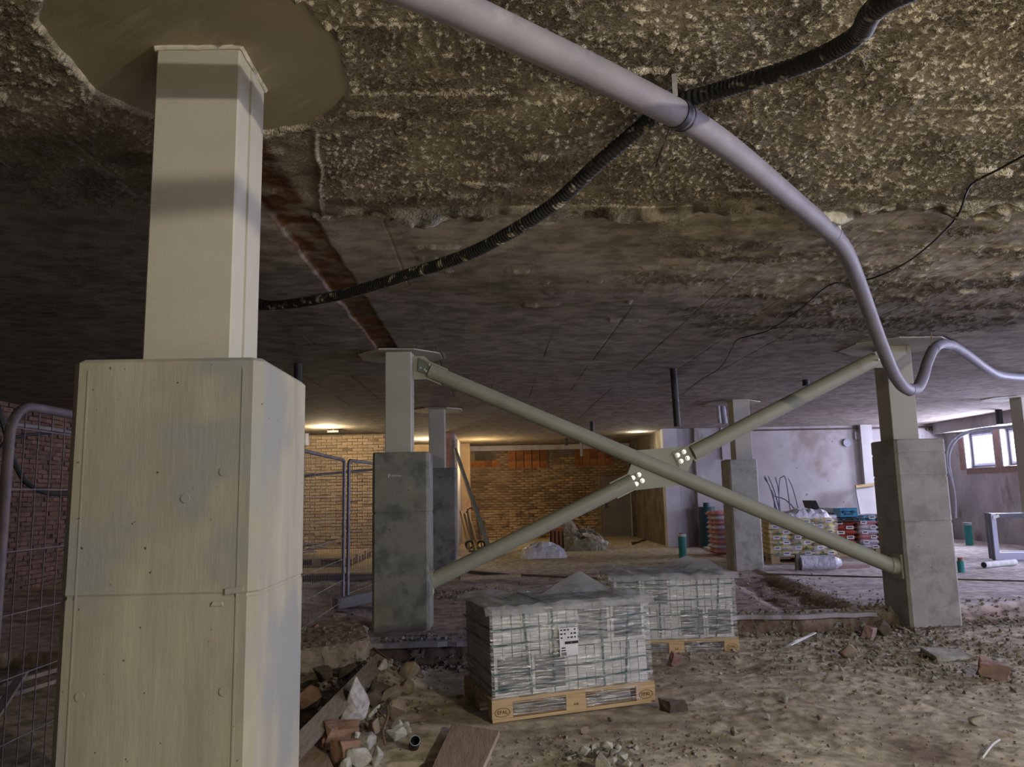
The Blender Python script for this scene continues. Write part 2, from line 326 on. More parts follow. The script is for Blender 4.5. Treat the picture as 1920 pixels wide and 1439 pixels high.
def ceil_down(X, Y):
    wob = .03*(vn(X, Y, .4, 2)-.5)
    base = .018+.004*(fbm(X, Y, 1.1, 0)-.5)
    px = np.floor(X/.62); py = np.floor((Y+.37*px)/1.3)
    base = base+.003*vn(px*3.1, py*5.7, 1.0, 3)                                    # board steps
    fx = np.abs((X/.62) % 1-.5)*.62; fy = np.abs(((Y+.37*px)/1.3) % 1-.5)*1.3
    seam = np.maximum(ss(.300, .309, fx), ss(.638, .65, fy)); base = base-.004*seam*ss(.45, .6, vn(X, Y, .9, 5))
    mA = ss(0, .15, 4.22-Y+wob)*(1-.75*ss(.2, .5, -X-1.25+.0*Y)*ss(3.0, 3.4, Y))
    patch = ss(.40, .58, fbm(X*.8, Y*1.3, .5, 4))
    mB = ss(.0, .4, Y-4.3)*ss(.1, 1.2, X-.15-(Y-4.3)*.38+.9*(fbm(X, Y, .6, 6)-.5))*(1-ss(6.6, 9.0, Y))
    b1 = .5*vn(X, Y*1.15, .020, 1)+.5*vn(X, Y*1.1, .0135, 2); bA = np.clip(b1-.50, 0, 1)*.055
    b2 = .6*vn(X, Y*2.2, .05, 3)+.4*vn(X, Y*2.0, .024, 5); bB = np.clip(b2-.52, 0, 1)*.055
    d = base+mA*(bA*(.75+.25*patch)+.003*patch)+mB*bB*(.35+1.1*ss(.40, .58, fbm(X*.6, Y*1.6, .42, 5)))
    far = ss(.3, .9, Y-4.3)*(1-mB); d = d+far*.004*vn(X, Y*5, .16, 6)
    for cx, cy, rx, ry, hh in CHUNK:
        q = ((X-cx)/rx)**2+((Y-cy-(X-cx)*.06)/ry)**2+1.4*(vn(X, Y, .05, 7)-.5); d = d+hh*(1-ss(.55, .95, q))
    for x0, x1, yy, hh in RIDGES:
        g = ss(x0, x0+.05, X)*(1-ss(x1-.05, x1, X)); dy = np.abs(Y-yy-.012*(vn(X, 0*Y, .25, 1)-.5)); d = d+hh*g*np.clip(1-dy/.013, 0, 1)
    # broken mortar line across the ceiling
    yc = 4.27+.05*(vn(X, 0*Y, .5, 2)-.5)+.03*(vn(X, 0*Y, .13, 4)-.5); rg = ss(-1.1, -1.0, X)*(1-ss(.05, .10, np.abs(Y-yc)))
    d = d*(1-rg)+rg*(.020+.22*np.clip(fbm(X*.5, Y*1.2, .12, 1)-.42, 0, 1)+.022*vn(X*.45, Y, .03, 2)+.012*vn(X, Y, .018, 4))
    gr = ss(-1.1, -1.0, X)*(1-ss(.014, .04, np.abs(Y-yc-.025-.05*(vn(X, 0*Y, .3, 5)-.5)))); d = d-.05*gr*ss(.2, .4, vn(X, 0*Y, .35, 6))
    # chased strip with raw concrete along the column line
    rgh = .03*(vn(X, Y, .2, 3)-.5); st = ss(3.15, 3.2, Y)*(1-ss(8.45, 8.5, Y))*ss(-1.26, -1.22, X+rgh)*(1-ss(-1.04, -1.0, X+rgh))
    d = d*(1-st)+st*(-.022+.030*fbm(X, Y*2, .09, 2))
    br = ss(3.2, 3.26, Y)*(1-ss(4.15, 4.3, Y))*ss(-1.26, -1.2, X)*(1-ss(-.98+.14*(1-1)-.03, -.92, X-.22*(1-(Y-3.2)/1.1)*1+rgh))
    d = d*(1-br)+br*(.0+.035*fbm(X, Y, .12, 5))
    ed = np.clip(1-np.abs(X+.965-.22*(1-(Y-3.2)/1.1)+rgh)/.022, 0, 1)*ss(3.2, 3.3, Y)*(1-ss(4.2, 4.3, Y)); d = d+.022*ed
    for p in CAPS:
        s = inpoly(X, Y, p)+.022*(vn(X, Y, .07, 1)-.5); rim = np.clip(1-np.abs(s+.022)/.022, 0, 1); d = d+.012*rim*vn(X, Y, .04, 3)
        d = d*(1-ss(-.004, .010, s))
    return d
def ceil_mask(X, Y):
    m = ss(-.1, .12, 4.24-Y)*(.35+.65*ss(.34, .5, fbm(X, Y*1.4, .4, 4)))*(1-.8*ss(.0, .4, -X-1.4)*ss(3.0, 3.3, Y))
    m = np.maximum(m, ss(.0, .4, Y-4.3)*ss(.1, 1.0, X-.15-(Y-4.3)*.38)*(1-ss(7, 9.5, Y))*ss(.47, .6, fbm(X*.6, Y*1.6, .42, 5))); m = np.maximum(m, .12)
    m = m*(1-ss(4.3, 5, Y)*.3)
    for p in CAPS: m = m*(1-ss(-.01, .01, inpoly(X, Y, p)))
    return m
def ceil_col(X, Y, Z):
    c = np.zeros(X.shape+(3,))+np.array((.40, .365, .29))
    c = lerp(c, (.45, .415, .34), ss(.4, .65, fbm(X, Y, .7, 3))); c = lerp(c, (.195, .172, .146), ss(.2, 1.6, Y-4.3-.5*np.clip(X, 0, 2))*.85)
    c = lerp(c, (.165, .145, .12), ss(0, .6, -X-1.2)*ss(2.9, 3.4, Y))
    c = lerp(c, (.29, .245, .225), ss(9, 15, Y)*ss(0, 3, X))
    st = ss(3.15, 3.25, Y)*(1-ss(8.45, 8.5, Y))*ss(-1.28, -1.23, X)*(1-ss(-1.04, -.99, X)); c = lerp(c, (.17, .075, .035), st*(.35+.65*ss(.35, .6, fbm(X, Y, .12, 2))))
    rg = ss(-1.1, -1.0, X)*(1-ss(.06, .12, np.abs(Y-4.27))); c = lerp(c, (.40, .40, .35), rg*ss(.3, .6, fbm(X*.6, Y, .09, 1))); c = lerp(c, (.12, .10, .07), rg*(1-ss(.25, .45, vn(X, Y, .07, 5))))
    g2 = ss(.52, .7, fbm(X*.5, Y*2, .3, 6))*ss(4.3, 5, Y)*ss(-.3, .6, X); c = lerp(c, (.27, .255, .235), g2*.7)
    return c
cx_ = axis([(-8.2, -3.0, .25, .04), (-3.0, -2.4, .03, .014), (-2.4, 4.7, .0082, .0088), (4.7, 12.4, .012, .25)])
cy_ = axis([(-6.2, 1.85, .3, .03), (1.85, 4.4, .0078, .0086), (4.4, 9.0, .0100, .045), (9.0, 25.4, .06, .3)])
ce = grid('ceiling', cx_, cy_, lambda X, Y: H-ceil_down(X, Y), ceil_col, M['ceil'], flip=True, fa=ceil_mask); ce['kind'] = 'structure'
s_ = MB().box((2.1, 9.6, H+.16), (20.8, 31.8, .2)).build('trim_1', M['dark_conc']); s_['kind'] = 'structure'
# ------------------------------------------------------------------ floor
def edge_y(X): return 7.66+.12*(fbm(X, 0*X, .6, 1)-.5)+1.1*ss(1.0, 1.9, X)
def floor_z(X, Y):
    X = np.asarray(X, float); Y = np.asarray(Y, float)
    rr = .25+.75*ss(.4, .6, fbm(X, Y, .7, 3)+.2*ss(1.5, 3, X)*ss(5.2, 6.5, Y)-.12); z = .05*(fbm(X, Y, 1.5, 0)-.5)+(.006+.008*rr)*(fbm(X, Y, .3, 1)-.5)+(.0006+.0035*rr)*(vn(X, Y, .06, 2)-.5)+.0045*rr*vn(X, Y, .024, 6)
    gm = ss(.42, .62, fbm(X, Y, .8, 5)+.25*ss(5.8, 7.6, Y)*ss(1.4, 2.5, X)); z = z+gm*.022*np.clip(vn(X, Y, .06, 3)*.6+vn(X, Y, .03, 4)*.4-.42, 0, 1)
    z = z+.004*np.sin((X*.8+Y*.45)*70+6*vn(X, Y, .5, 2))*ss(.5, .3, np.abs(X-1.35-.35*(5.2-Y)))*ss(6.2, 5.0, Y)*0
    e = edge_y(X); s = Y-e; up = ss(-.012, .018, s+.05*(vn(X, Y, .12, 5)-.5)+.02*(vn(X, Y, .04, 2)-.5))
    z = z-.09*ss(-.55, -.25, s)*(1-ss(-.05, .02, s))*ss(-1.4, -1.0, X)*(1-ss(4.0, 4.6, X))
    z = z*(1-.4*up)+up*.13*(1-ss(4.3, 4.9, X)*(1-ss(8.6, 9.2, Y)))
    # screed slab towards the right-hand windows
    xe = 4.35-(12.6-Y)*.11; sl = ss(0, .06, X-xe+.12*(fbm(X, Y, .4, 2)-.5))*ss(8.85, 8.95, Y-.12*(X-5)); z = z*(1-sl)+sl*(.165+.006*(fbm(X, Y, .5, 3)-.5))
    gr = (1-ss(.25, .5, np.abs(X-xe+.28)))*ss(8.9, 9.2, Y)*(1-ss(12.2, 12.8, Y)); z = z-.07*gr*(.5+vn(X, Y, .2, 3))
    # pits and rubble mound on the left
    z = z+.20*np.exp(-(((X+1.02)/.36)**2+((Y-6.55)/.55)**2)*1.2)+.12*np.exp(-(((X+1.2)/.3)**2+((Y-5.9)/.45)**2)*1.3)
    z = z-.14*np.exp(-(((X+1.65)/.28)**2+((Y-6.75)/.30)**2)*2)
    z = z+.10*ss(8.2, 8.8, Y)*ss(.2, -.5, X+1.3)*fbm(X, Y, .5, 2)-.25*np.exp(-(((X+2.4)/.9)**2+((Y-11.2)/.9)**2)*1.2)-.2*np.exp(-(((X+1.35)/.5)**2+((Y-9.7)/.35)**2)*1.5)
    pit = ss(-.60, -.58, X)*(1-ss(-.28, -.26, X))*ss(4.2, 4.22, Y)*(1-ss(4.66, 4.70, Y)); z = z-.13*pit
    z = z-.05*np.exp(-(((X-2.1)/.25)**2+((Y-6.9)/.3)**2))
    z = z+.05*np.exp(-((Y-11.9-.4*(X-1))/.16)**2)*(vn(X, Y, .3, 4))*ss(.2, -.3, X-2)
    return z
def gz(x, y): return float(floor_z(np.array([[x]]), np.array([[y]]))[0, 0])
def floor_col(X, Y, Z):
    c = np.zeros(X.shape+(3,))+np.array((.42, .38, .29))
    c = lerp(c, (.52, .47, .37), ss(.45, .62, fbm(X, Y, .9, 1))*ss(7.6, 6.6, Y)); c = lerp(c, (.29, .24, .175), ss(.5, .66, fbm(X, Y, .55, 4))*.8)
    c = lerp(c, (.33, .265, .235), ss(-.02, .05, Y-edge_y(X))); c = lerp(c, (.14, .10, .07), ss(-.5, -.25, Y-edge_y(X))*(1-ss(.0, .035, Y-edge_y(X)))*.95)  # dark brown trench earth, deepened up the bank to paint in undercut shade
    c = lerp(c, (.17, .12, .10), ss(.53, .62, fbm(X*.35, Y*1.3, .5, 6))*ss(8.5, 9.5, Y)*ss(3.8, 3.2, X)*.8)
    c = lerp(c, (.40, .355, .25), ss(13.5, 15.5, Y)*ss(4.8, 4.2, X)*ss(-1, -.5, X)*.9)
    xe = 4.35-(12.6-Y)*.11; sl = ss(0, .06, X-xe+.12*(fbm(X, Y, .4, 2)-.5))*ss(8.85, 8.95, Y-.12*(X-5)); c = lerp(c, (.46, .43, .42), sl)
    c = lerp(c, (.36, .31, .28), sl*ss(.5, .62, fbm(X*.6, Y*2, .6, 4))*.8)
    gr = (1-ss(.22, .45, np.abs(X-xe+.25)))*ss(8.9, 9.2, Y)*(1-ss(12.2, 12.8, Y)); c = lerp(c, (.12, .08, .055), gr*.8)
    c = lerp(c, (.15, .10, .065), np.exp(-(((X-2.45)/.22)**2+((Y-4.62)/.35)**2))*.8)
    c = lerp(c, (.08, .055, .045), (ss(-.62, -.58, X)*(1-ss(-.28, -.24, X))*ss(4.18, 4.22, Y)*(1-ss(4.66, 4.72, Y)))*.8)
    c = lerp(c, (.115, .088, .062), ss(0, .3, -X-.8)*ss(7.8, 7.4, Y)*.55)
    return c
fx_ = axis([(-8.2, -2.8, .3, .03), (-2.8, 5.6, .017, .017), (5.6, 12.4, .03, .25)])
fy_ = axis([(-6.2, 3.3, .35, .03), (3.3, 9.2, .017, .019), (9.2, 15, .022, .09), (15, 26, .1, .3)])
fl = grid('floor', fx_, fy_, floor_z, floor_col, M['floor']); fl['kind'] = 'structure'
# ------------------------------------------------------------------ walls
def struct(name, mb, mt, parent=None, **k):
    o = mb.build(name, mt, parent, **k); o['kind'] = 'structure'; return o
def wallbox(name, x0, x1, y0, y1, mt, z0=-.35, z1=H+.05): return struct(name, MB().box(((x0+x1)/2, (y0+y1)/2, (z0+z1)/2), (x1-x0, y1-y0, z1-z0)), mt)
brk = {}
def brick_mesh(key, d, mt, jit=.006):
    if key not in brk:
        brk[key] = []
        for i in range(4):
            me = MB().box((0, 0, 0), d, j=jit).mesh('brick'); me.materials.append(mt); brk[key].append(me)
    return brk[key]
def brickwall(parent, origin, ux, n, cols, rows, bl, bh, key, mt, depth=.05, gap=.017, skip=None, limit=300, drop=.06, order=None):
    """bricks standing proud of the wall face: ux runs along the wall, n is its outward normal; parent sits at the world origin"""
    ux, n = Vector(ux), Vector(n); rz = math.atan2(ux.y, ux.x); ms = brick_mesh(key, (bl-gap, depth, bh-gap), mt); rest = MB(); cnt = 0
    rw = list(range(rows))[::-1]
    for r in rw:
        for c in range(-1, cols+1):
            u = (c+(.5 if r % 2 else 0)+.5)*bl
            if u < bl*.3 or u > cols*bl-bl*.3: continue
            p = Vector(origin)+ux*u+Vector((0, 0, (r+.5)*bh)); q = p+n*random.uniform(-.012, .012)
            if (skip and skip(p)) or random.random() < drop: continue
            rot = (random.uniform(-.05, .05), random.uniform(-.03, .03), rz+random.uniform(-.04, .04)); q.z += random.uniform(-.006, .006)
            if cnt < limit: inst('brick', ms[random.randrange(4)], q, parent, rot); cnt += 1
            else: rest.box(q, (bl-gap, depth, bh-gap), rz=rz, j=.005)
    if rest.v: o = rest.build('brick_rows', mt, parent, fix=False); o['kind'] = 'stuff'
# left side wall
wl = wallbox('wall_left', -7.95, -7.62, -6, 20, M['mortar_dark'])
brickwall(wl, (-7.61, 11.6, .15), (0, 1, 0), (1, 0, 0), 15, 38, .262, .078, 'dark', M['brick_dark'])
# far wall, left bay
wb = wallbox('wall_back', -7.9, -2.62, 19.75, 20.1, M['mortar'])
brickwall(wb, (-5.25, 19.74, .12), (1, 0, 0), (0, -1, 0), 10, 38, .262, .078, 'cream', M['brick_cream'])
# return of the niche and niche back wall
wn = wallbox('wall_niche_side', -2.72, -2.62, 20.1, 24, M['mortar'])
struct('wall_niche_back', MB().box((-1.8, 24.1, 1.5), (2.2, .2, 3.6)), M['brick_cream'])
wr = wallbox('wall_partition', -1.22, -.97, 20.0, 25.2, M['conc_wall'])
pe = struct('trim_2', MB().box((-1.17, 19.9, 1.5), (.26, .18, 3.4), j=.02), M['pink'])
struct('trim_3', MB().box((-.93, 19.86, 1.45), (.04, .16, 3.0)), M['conc_wall'])
# recessed middle bay
wm = wallbox('wall_bay_back', -1.2, 4.8, 25.2, 25.5, M['mortar'])
OPEN = [(870+20, 935, 834, 871), (1030, 1076, 833, 866)]
def uu(px): return at(px, 850, y=25.15).x
blk_zone = [(uu(869), uu(936), 2.42), (uu(952), uu(1027), 2.36), (uu(1027), uu(1078), 2.70), (uu(1078), uu(1148), 2.40)]
def skipb(p): return any(a < p.x < b and p.z > z0 for a, b, z0 in blk_zone) or (p.x > 3.35 and p.z < 2.05)
brickwall(wm, (-.96, 25.17, .12), (1, 0, 0), (0, -1, 0), 20, 37, .262, .078, 'ochre', M['brick_ochre'], skip=skipb)
# ribbed clay blocks under the ceiling of the middle bay
rib = MB().box((0, 0, 0), (.235, .05, .215))
for i in range(5): rib.box((-.09+i*.045, -.03, 0), (.024, .02, .205))
ribm = rib.mesh('clay_block', fix=False); ribm.materials.append(M['clay'])
for a, b, z0 in blk_zone:
    nn = max(1, round((b-a)/.245))
    for i in range(nn):
        for r in range(3):
            x = a+(i+.5)*(b-a)/nn; z = z0+.11+r*.225
            if z > 3.0: continue
            hole = (uu(889) < x < uu(937) and z > 2.55) or (uu(1031) < x < uu(1075))
            if not hole: inst('clay_block', ribm, (x, 25.14+random.uniform(-.015, .01), z), wm)
for a, b, z0, z1 in ((uu(890), uu(937), 2.60, 3.08), (uu(1031), uu(1076), 2.68, 3.10)):
    nw = MB().box(((a+b)/2, 25.19, (z0+z1)/2), (b-a, .012, z1-z0)).build('dark_opening_panel', M['dark_conc'], wm)  # thin dark panel stands in for the shaded depth of an open hole
struct('trim_4', MB().box((1.9, 25.1, 3.02), (5.6, .24, .16)), M['conc_wall'])
# bay side wall on the right, its bright end, wall panels behind the far column
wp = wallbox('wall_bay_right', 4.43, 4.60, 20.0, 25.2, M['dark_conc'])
struct('trim_5', MB().box((4.56, 19.9, 1.5), (.36, .3, 3.4)), M['plaster_wht'])
struct('wall_back_middle', MB().box((5.35, 19.95, 1.5), (1.25, .2, 3.4)), M['conc_wall'])
struct('trim_6', MB().box((5.25, 19.8, 1.5), (.12, .12, 3.4)), M['conc_wall'])
wrt = MB(); wrt.box((9.1, 19.95, 1.5), (5.7, .2, 3.4)); wq = struct('wall_back_right', wrt, M['plaster'])
struct('trim_7', MB().box((9.65, 19.78, 1.55), (.30, .16, 3.2)), M['plaster_wht'])
struct('trim_8', MB().box((9.2, 19.83, 3.03), (5.6, .05, .03), j=.012), M['mortar_dark'])
# doorway with dark depth beyond, left of the right wall
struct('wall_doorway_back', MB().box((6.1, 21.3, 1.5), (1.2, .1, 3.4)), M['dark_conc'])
struct('trim_9', MB().box((6.15, 19.9, 2.75), (.5, .2, .9)), M['plaster'])
# openings in the right wall: round vent hole and square duct hole
vh = MB()
p = at(1588, 831, y=19.82); vh.tube([(p.x, 19.80, p.z), (p.x, 19.86, p.z)], .10, 20)
o = vh.build('vent_sleeve', M['greypipe'], None, smooth=True); tag(o, 'round grey vent sleeve set in the lavender back wall', 'vent')
p = at(1610, 817, y=19.8); o = MB().box((p.x, 19.82, p.z), (.20, .06, .20)).build('duct_box', M['greypipe']); MB().box((p.x+.03, 19.78, p.z-.02), (.13, .02, .12)).build('opening', M['conc_wall'], o)
tag(o, 'small square duct box beside the round vent in the back wall', 'duct box')
for k, px in enumerate((1741, 1751)):
    p = at(px, 805, y=19.8); o = MB().tube([(p.x, 19.80, p.z), (p.x, 19.86, p.z)], .05, 14).build('pipe_sleeve', M['dark_conc'], None)
    tag(o, ['left', 'right'][k]+' one of two small dark pipe holes near the back right corner', 'pipe hole')
# right-hand wall with its windows
ys = sorted([(a-b/2, a+b/2) for a, b in WINY]+[(17.95, 19.05), (16.6, 17.65)]); WZ0, WZ1 = 1.92, 2.82
rw_ = MB(); prev = -6.2
for a, b in ys:
    rw_.box((11.98, (prev+a)/2, (WZ0+WZ1)/2), (.40, a-prev, WZ1-WZ0)); prev = b
rw_.box((11.98, (prev+20)/2, (WZ0+WZ1)/2), (.40, 20-prev, WZ1-WZ0))
rw_.box((11.98, 6.9, (WZ0-.35)/2), (.40, 26.2, WZ0+.35)); rw_.box((11.98, 6.9, (H+.05+WZ1)/2), (.40, 26.2, H+.05-WZ1))
wr_ = struct('wall_right', rw_, M['conc_wall'])
struct('trim_10', MB().box((11.80, 17.55, 1.86), (.05, 3.0, .16), j=.01), M['redbrick'])
for yy in (17.8, 19.2): struct('trim_11', MB().box((11.80, yy, 2.36), (.05, .2, .95), j=.01), M['redbrick'])
struct('trim_12', MB().box((11.62, 13, 3.0), (.34, 13.7, .3)), M['conc_wall'])
for i, (a, b) in enumerate(ys):
    wf = MB(); x = 11.98 if a > 14.5 else 12.0; t = .07
    for c in (a+t/2, b-t/2): wf.box((x, c, (WZ0+WZ1)/2), (.07, t, WZ1-WZ0))
    for c in (WZ0+t/2, WZ1-t/2): wf.box((x, (a+b)/2, c), (.07, b-a-2*t, t))
    o = struct('window_%d' % (i+1), wf, M['frame'])
    sh = MB()
    for c in (a+t+.025, b-t-.025): sh.box((x-.02, c, (WZ0+WZ1)/2), (.05, .05, WZ1-WZ0-2*t))
    for c in (WZ0+t+.025, WZ1-t-.025): sh.box((x-.02, (a+b)/2, c), (.05, b-a-2*t-.1, .05))
    sh.build('sash', M['framewht'], o)
    MB().box((x, (a+b)/2, (WZ0+WZ1)/2), (.006, b-a-2*t, WZ1-WZ0-2*t)).build('pane', M['gloss_glass'], o)
    MB().box((x-.11, (a+b)/2, WZ0+.006), (.26, b-a, .012)).build('window_sill', M['plaster_wht'], o)
wallbox('wall_front', -8, 12.3, -6.2, -6.0, M['conc_wall'])
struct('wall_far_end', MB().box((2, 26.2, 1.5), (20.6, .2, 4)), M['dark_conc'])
# door in the middle bay
a0, a1 = at(1130, 1000, y=25.1).x, at(1184, 1000, y=25.1).x
dr = struct('door_1', MB().box(((a0+a1)/2, 25.10, 1.03), (a1-a0, .06, 2.0)), M['door'])
MB().box((a0+.14, 25.04, 1.12), (.05, .05, .16)).build('door_handle', M['black'], dr)
MB().box((a1+.05, 25.05, 1.03), (.1, .1, 2.05)).build('door_post', M['plaster'], dr)
# thin broken screed lips overhanging the dug-out step
for x0_, x1_ in ((2.05, 4.30), (-1.45, -.15)):
    xs_ = np.arange(x0_, x1_, .09); top = []; 
    fr_ = [(x, float(edge_y(np.array([x]))[0])-.07+.05*(float(vn(x, 0, .11, 3))-.5)) for x in xs_]; m_ = MB()
    m_.prism([(x, y, .135+.01*float(vn(x, 0, .2, 4))) for x, y in fr_]+[(x, y+.35, .14) for x, y in fr_[::-1]], (0, 0, -.045)); m_.build('trim_14', M['conc_wall'])['kind'] = 'structure'
# thin joint strip lying in the slab
pts = [(4.32, 12.55), (5.86, 11.7), (6.73, 11.2), (7.28, 10.9), (9.5, 10.0)]
js = MB()
for (x0, y0), (x1, y1) in zip(pts, pts[1:]): js.beam((x0, y0, .17), (x1, y1, .17), .035, .03)
js.build('trim_13', M['rust'])['kind'] = 'structure'
# ------------------------------------------------------------------ columns
def ring(cx, cy, w, ch, z):
    h = w/2; c = h-ch
    return [(cx-c, cy-h, z), (cx+c, cy-h, z), (cx+h, cy-c, z), (cx+h, cy+c, z), (cx+c, cy+h, z), (cx-c, cy+h, z), (cx-h, cy+c, z), (cx-h, cy-c, z)]
def pedestal(cx, cy, W, z0, z1, joints, ch=.028, gd=.005):
    m = MB(); lev = [(z0, W, ch)]
    for j in sorted(joints): lev += [(j-.002-gd, W, ch), (j-.003*gd/.005, W-gd, ch), (j+.003*gd/.005, W-gd, ch), (j+.004+gd, W+.002, ch), (j+.03, W+.001, ch)]
    lev += [(z1-.012, W, ch), (z1, W-.024, ch)]
    vs = []; fs = []
    for z, w_, c in lev: vs += ring(cx, cy, w_, c, z)
    for i in range(len(lev)-1):
        for k in range(8): fs.append((i*8+k, i*8+(k+1) % 8, (i+1)*8+(k+1) % 8, (i+1)*8+k))
    fs.append(tuple(range(7, -1, -1))); fs.append(tuple((len(lev)-1)*8+k for k in range(8)))
    return m.add(vs, fs)
def column(label, cx, cy, W, s, z0, z1, joints, mt, cap, sx=None, group='support columns'):
    t = thing('support_column', label, 'column', (cx, cy, z0), 0, group); sx = sx if sx is not None else cx
    if z1: p = pedestal(cx, cy, W, z0, z1, joints, gd=.006 if cy < 5 else .012).build('concrete_pedestal', mt, t, world=True)
    zb = (z1-.01) if z1 else z0
    MB().box((sx, cy, (zb+H)/2), (s, s, H-zb)).build('steel_shaft', M['cream_paint'], t, world=True, bevel=.006)
    MB().box((sx+s/2+.004, cy+.03, (zb+H)/2), (.008, s*.42, H-zb-.06)).build('cover_strip', M['cream_paint'], t, world=True)
    bd = MB()
    for k in range(4):
        a = [(-1, -1), (1, -1), (1, 1), (-1, 1)]; q0, q1 = a[k], a[(k+1) % 4]; e = s/2+.004
        n = 10; bd.tube([(sx+e*(q0[0]+(q1[0]-q0[0])*i/n), cy+e*(q0[1]+(q1[1]-q0[1])*i/n), H-.010+random.uniform(-.003, .003)) for i in range(n+1)], .009, 6)
    bd.build('sealant_bead', M['bead'], t, world=True, smooth=True)
    MB().prism([(x, y, H-(.006 if cy < 5 else .036)) for x, y in cap], (0, 0, .02)).build('head_plate', M['cream_paint'] if cy > 5 else pl_near, t, world=True)
    return t
pl_near = pmat('olive_primed_plate', (.34, .31, .225), (.29, .265, .19), 2, .8, .2, 120)
c1 = column('cream concrete and steel column at front left, largest of all', -1.04, 2.775, .607, .30, -.12, 1.96, [1.215], M['cream_conc'], CAPN)
# formwork marks on the big column: chamfer strip lines, patched joint, round tie plugs
for x in (-.795,): MB().box((x, 2.4705, .9), (.006, .003, 2.05)).build('formwork_line', M['cream_conc'], c1, world=True)
MB().box((-1.285, 2.4705, .9), (.005, .003, 2.05)).build('formwork_line', M['cream_conc'], c1, world=True)
for px, py in ((420, 1297), (150, 1307), (348, 935), (420, 885)):
    p = at(px, py, y=2.472); MB().tube([(p.x, 2.4735, p.z), (p.x, 2.468, p.z)], .014, 14).build('tie_plug', M['cream_conc'], c1, world=True)
for px, py, wd, hh in ((440, 1107, .055, .018), (408, 1133, .03, .016)):
    p = at(px, py, y=2.472); MB().box((p.x, 2.470, p.z), (wd, .008, hh), j=.004).build('mortar_patch', M['cream_conc'], c1, world=True)
c2 = column('dark grey concrete column carrying the left end of the cross brace', -.985, 8.62, .60, .285, -.12, 1.985, [1.34], M['grey_conc'], CAPS[1], -1.03)
ch = MB(); q0 = at(729, 896, y=8.32); pts = [(0, 0), (0, .035), (.02, .03), (.022, .008), (0, 0)]
for dx in (0, .035, .06, .085, .11): ch.tube([(q0.x+dx, 8.316, q0.z+.012), (q0.x+dx+.012, 8.316, q0.z+.030-dx*.1), (q0.x+dx+.024, 8.316, q0.z+.010)], .0035, 5)
ch.box((q0.x, 8.316, q0.z+.02), (.008, .004, .045)).build('chalk_mark', M['chalk'], c2, world=True)
c3 = column('grey column partly hidden behind the left brace column', -.92, 14.35, .50, .29, -.1, 2.02, [1.35, 1.85], M['grey_conc'], CAPS[4], -1.02)
c4 = column('grey banded concrete column carrying the right end of the cross brace', 4.735, 8.745, .57, .295, -.25, 2.03, [1.87, 1.62, 1.12], M['grey_conc2'], CAPS[2], 4.66)
c5 = column('grey column standing alone left of the bags near back wall', 4.40, 13.8, .51, .30, -.1, 2.045, [1.87], M['grey_conc2'], CAPS[3], 4.46)
c6 = column('slim cream column cut by the right edge of photo', 9.93, 14.1, .3, .33, -.1, None, [], M['cream_paint'], OCT(9.75, 14.2, .5))
for t, px0, py0, px1, py1 in ((c4, 1655, 1010, 1700, 1105),):
    a_, b_ = at(px0, py0, x=4.449), at(px1, py1, x=4.449)
# ------------------------------------------------------------------ cross brace
YB = 8.62
xb = thing('cross_brace', 'sage green tubular X brace bolted between two columns', 'brace', (1.87, YB, .6))
def B(px, py, y=YB): return at(px, py, y=y)
A0, A1 = B(806, 696), B(1672, 1062)
MB().tube([A0, A1], .084, 24).build('long_tube', M['sage'], xb, True, world=True)
g0, g1 = B(806, 1092), B(1186, 903); MB().tube([g0, g1], .084, 24).build('short_tube', M['sage'], xb, True, world=True)
h0, h1 = B(1298, 850), B(1640, 674); MB().tube([h0, h1], .084, 24).build('short_tube', M['sage'], xb, True, world=True)
gp = [B(*p, y=YB-.012) for p in ((1193, 845), (1288, 837), (1299, 864), (1289, 887), (1278, 910), (1190, 920), (1176, 891), (1184, 870))]
MB().prism(gp, (0, .024, 0)).build('gusset_plate', M['sage'], xb, world=True)
tp = [B(*p, y=YB-.03) for p in ((1261, 850), (1288, 837), (1302, 861), (1274, 876))]; MB().prism(tp, (0, .016, 0)).build('end_tab', M['sage'], xb, world=True)
tp = [B(*p, y=YB+.014) for p in ((1176, 891), (1204, 880), (1214, 904), (1187, 917))]; MB().prism(tp, (0, .016, 0)).build('end_tab', M['sage'], xb, world=True)
for px, py in ((1137, 325), (1207, 288), (1247, 358), (1175, 392), (635, 580), (703, 545), (740, 612), (672, 648)):
    p = B(1080+px/6, 800+py/6); b_ = MB().tube([(p.x, YB-.062, p.z), (p.x, YB-.028, p.z)], .018, 6).build('bolt', M['zinc'], xb, world=True)
    MB().tube([(p.x, YB-.034, p.z), (p.x, YB-.028, p.z)], .026, 14).build('washer', M['zinc'], b_, world=True)
def fin(a, b, w_, nm, mt):      # slotted plate along a tube end
    a, b = Vector(a), Vector(b); d = (b-a).normalized(); n = Vector((-d.z, 0, d.x)); q = [a-n*w_, a+n*w_, b+n*w_, b-n*w_]
    MB().prism([v+Vector((0, -.008, 0)) for v in q], (0, .016, 0)).build(nm, mt, xb, world=True)
dl = (g0-g1).normalized(); fin(g1-dl*.02, g1+dl*.24, .098, 'slot_plate', M['sage'])
dl = (h1-h0).normalized(); fin(h0-dl*.02, h0+dl*.2, .098, 'slot_plate', M['sage'])
dl = (A1-A0).normalized(); fin(A0-dl*.03, A0+dl*.18, .10, 'slot_plate', M['sage'])
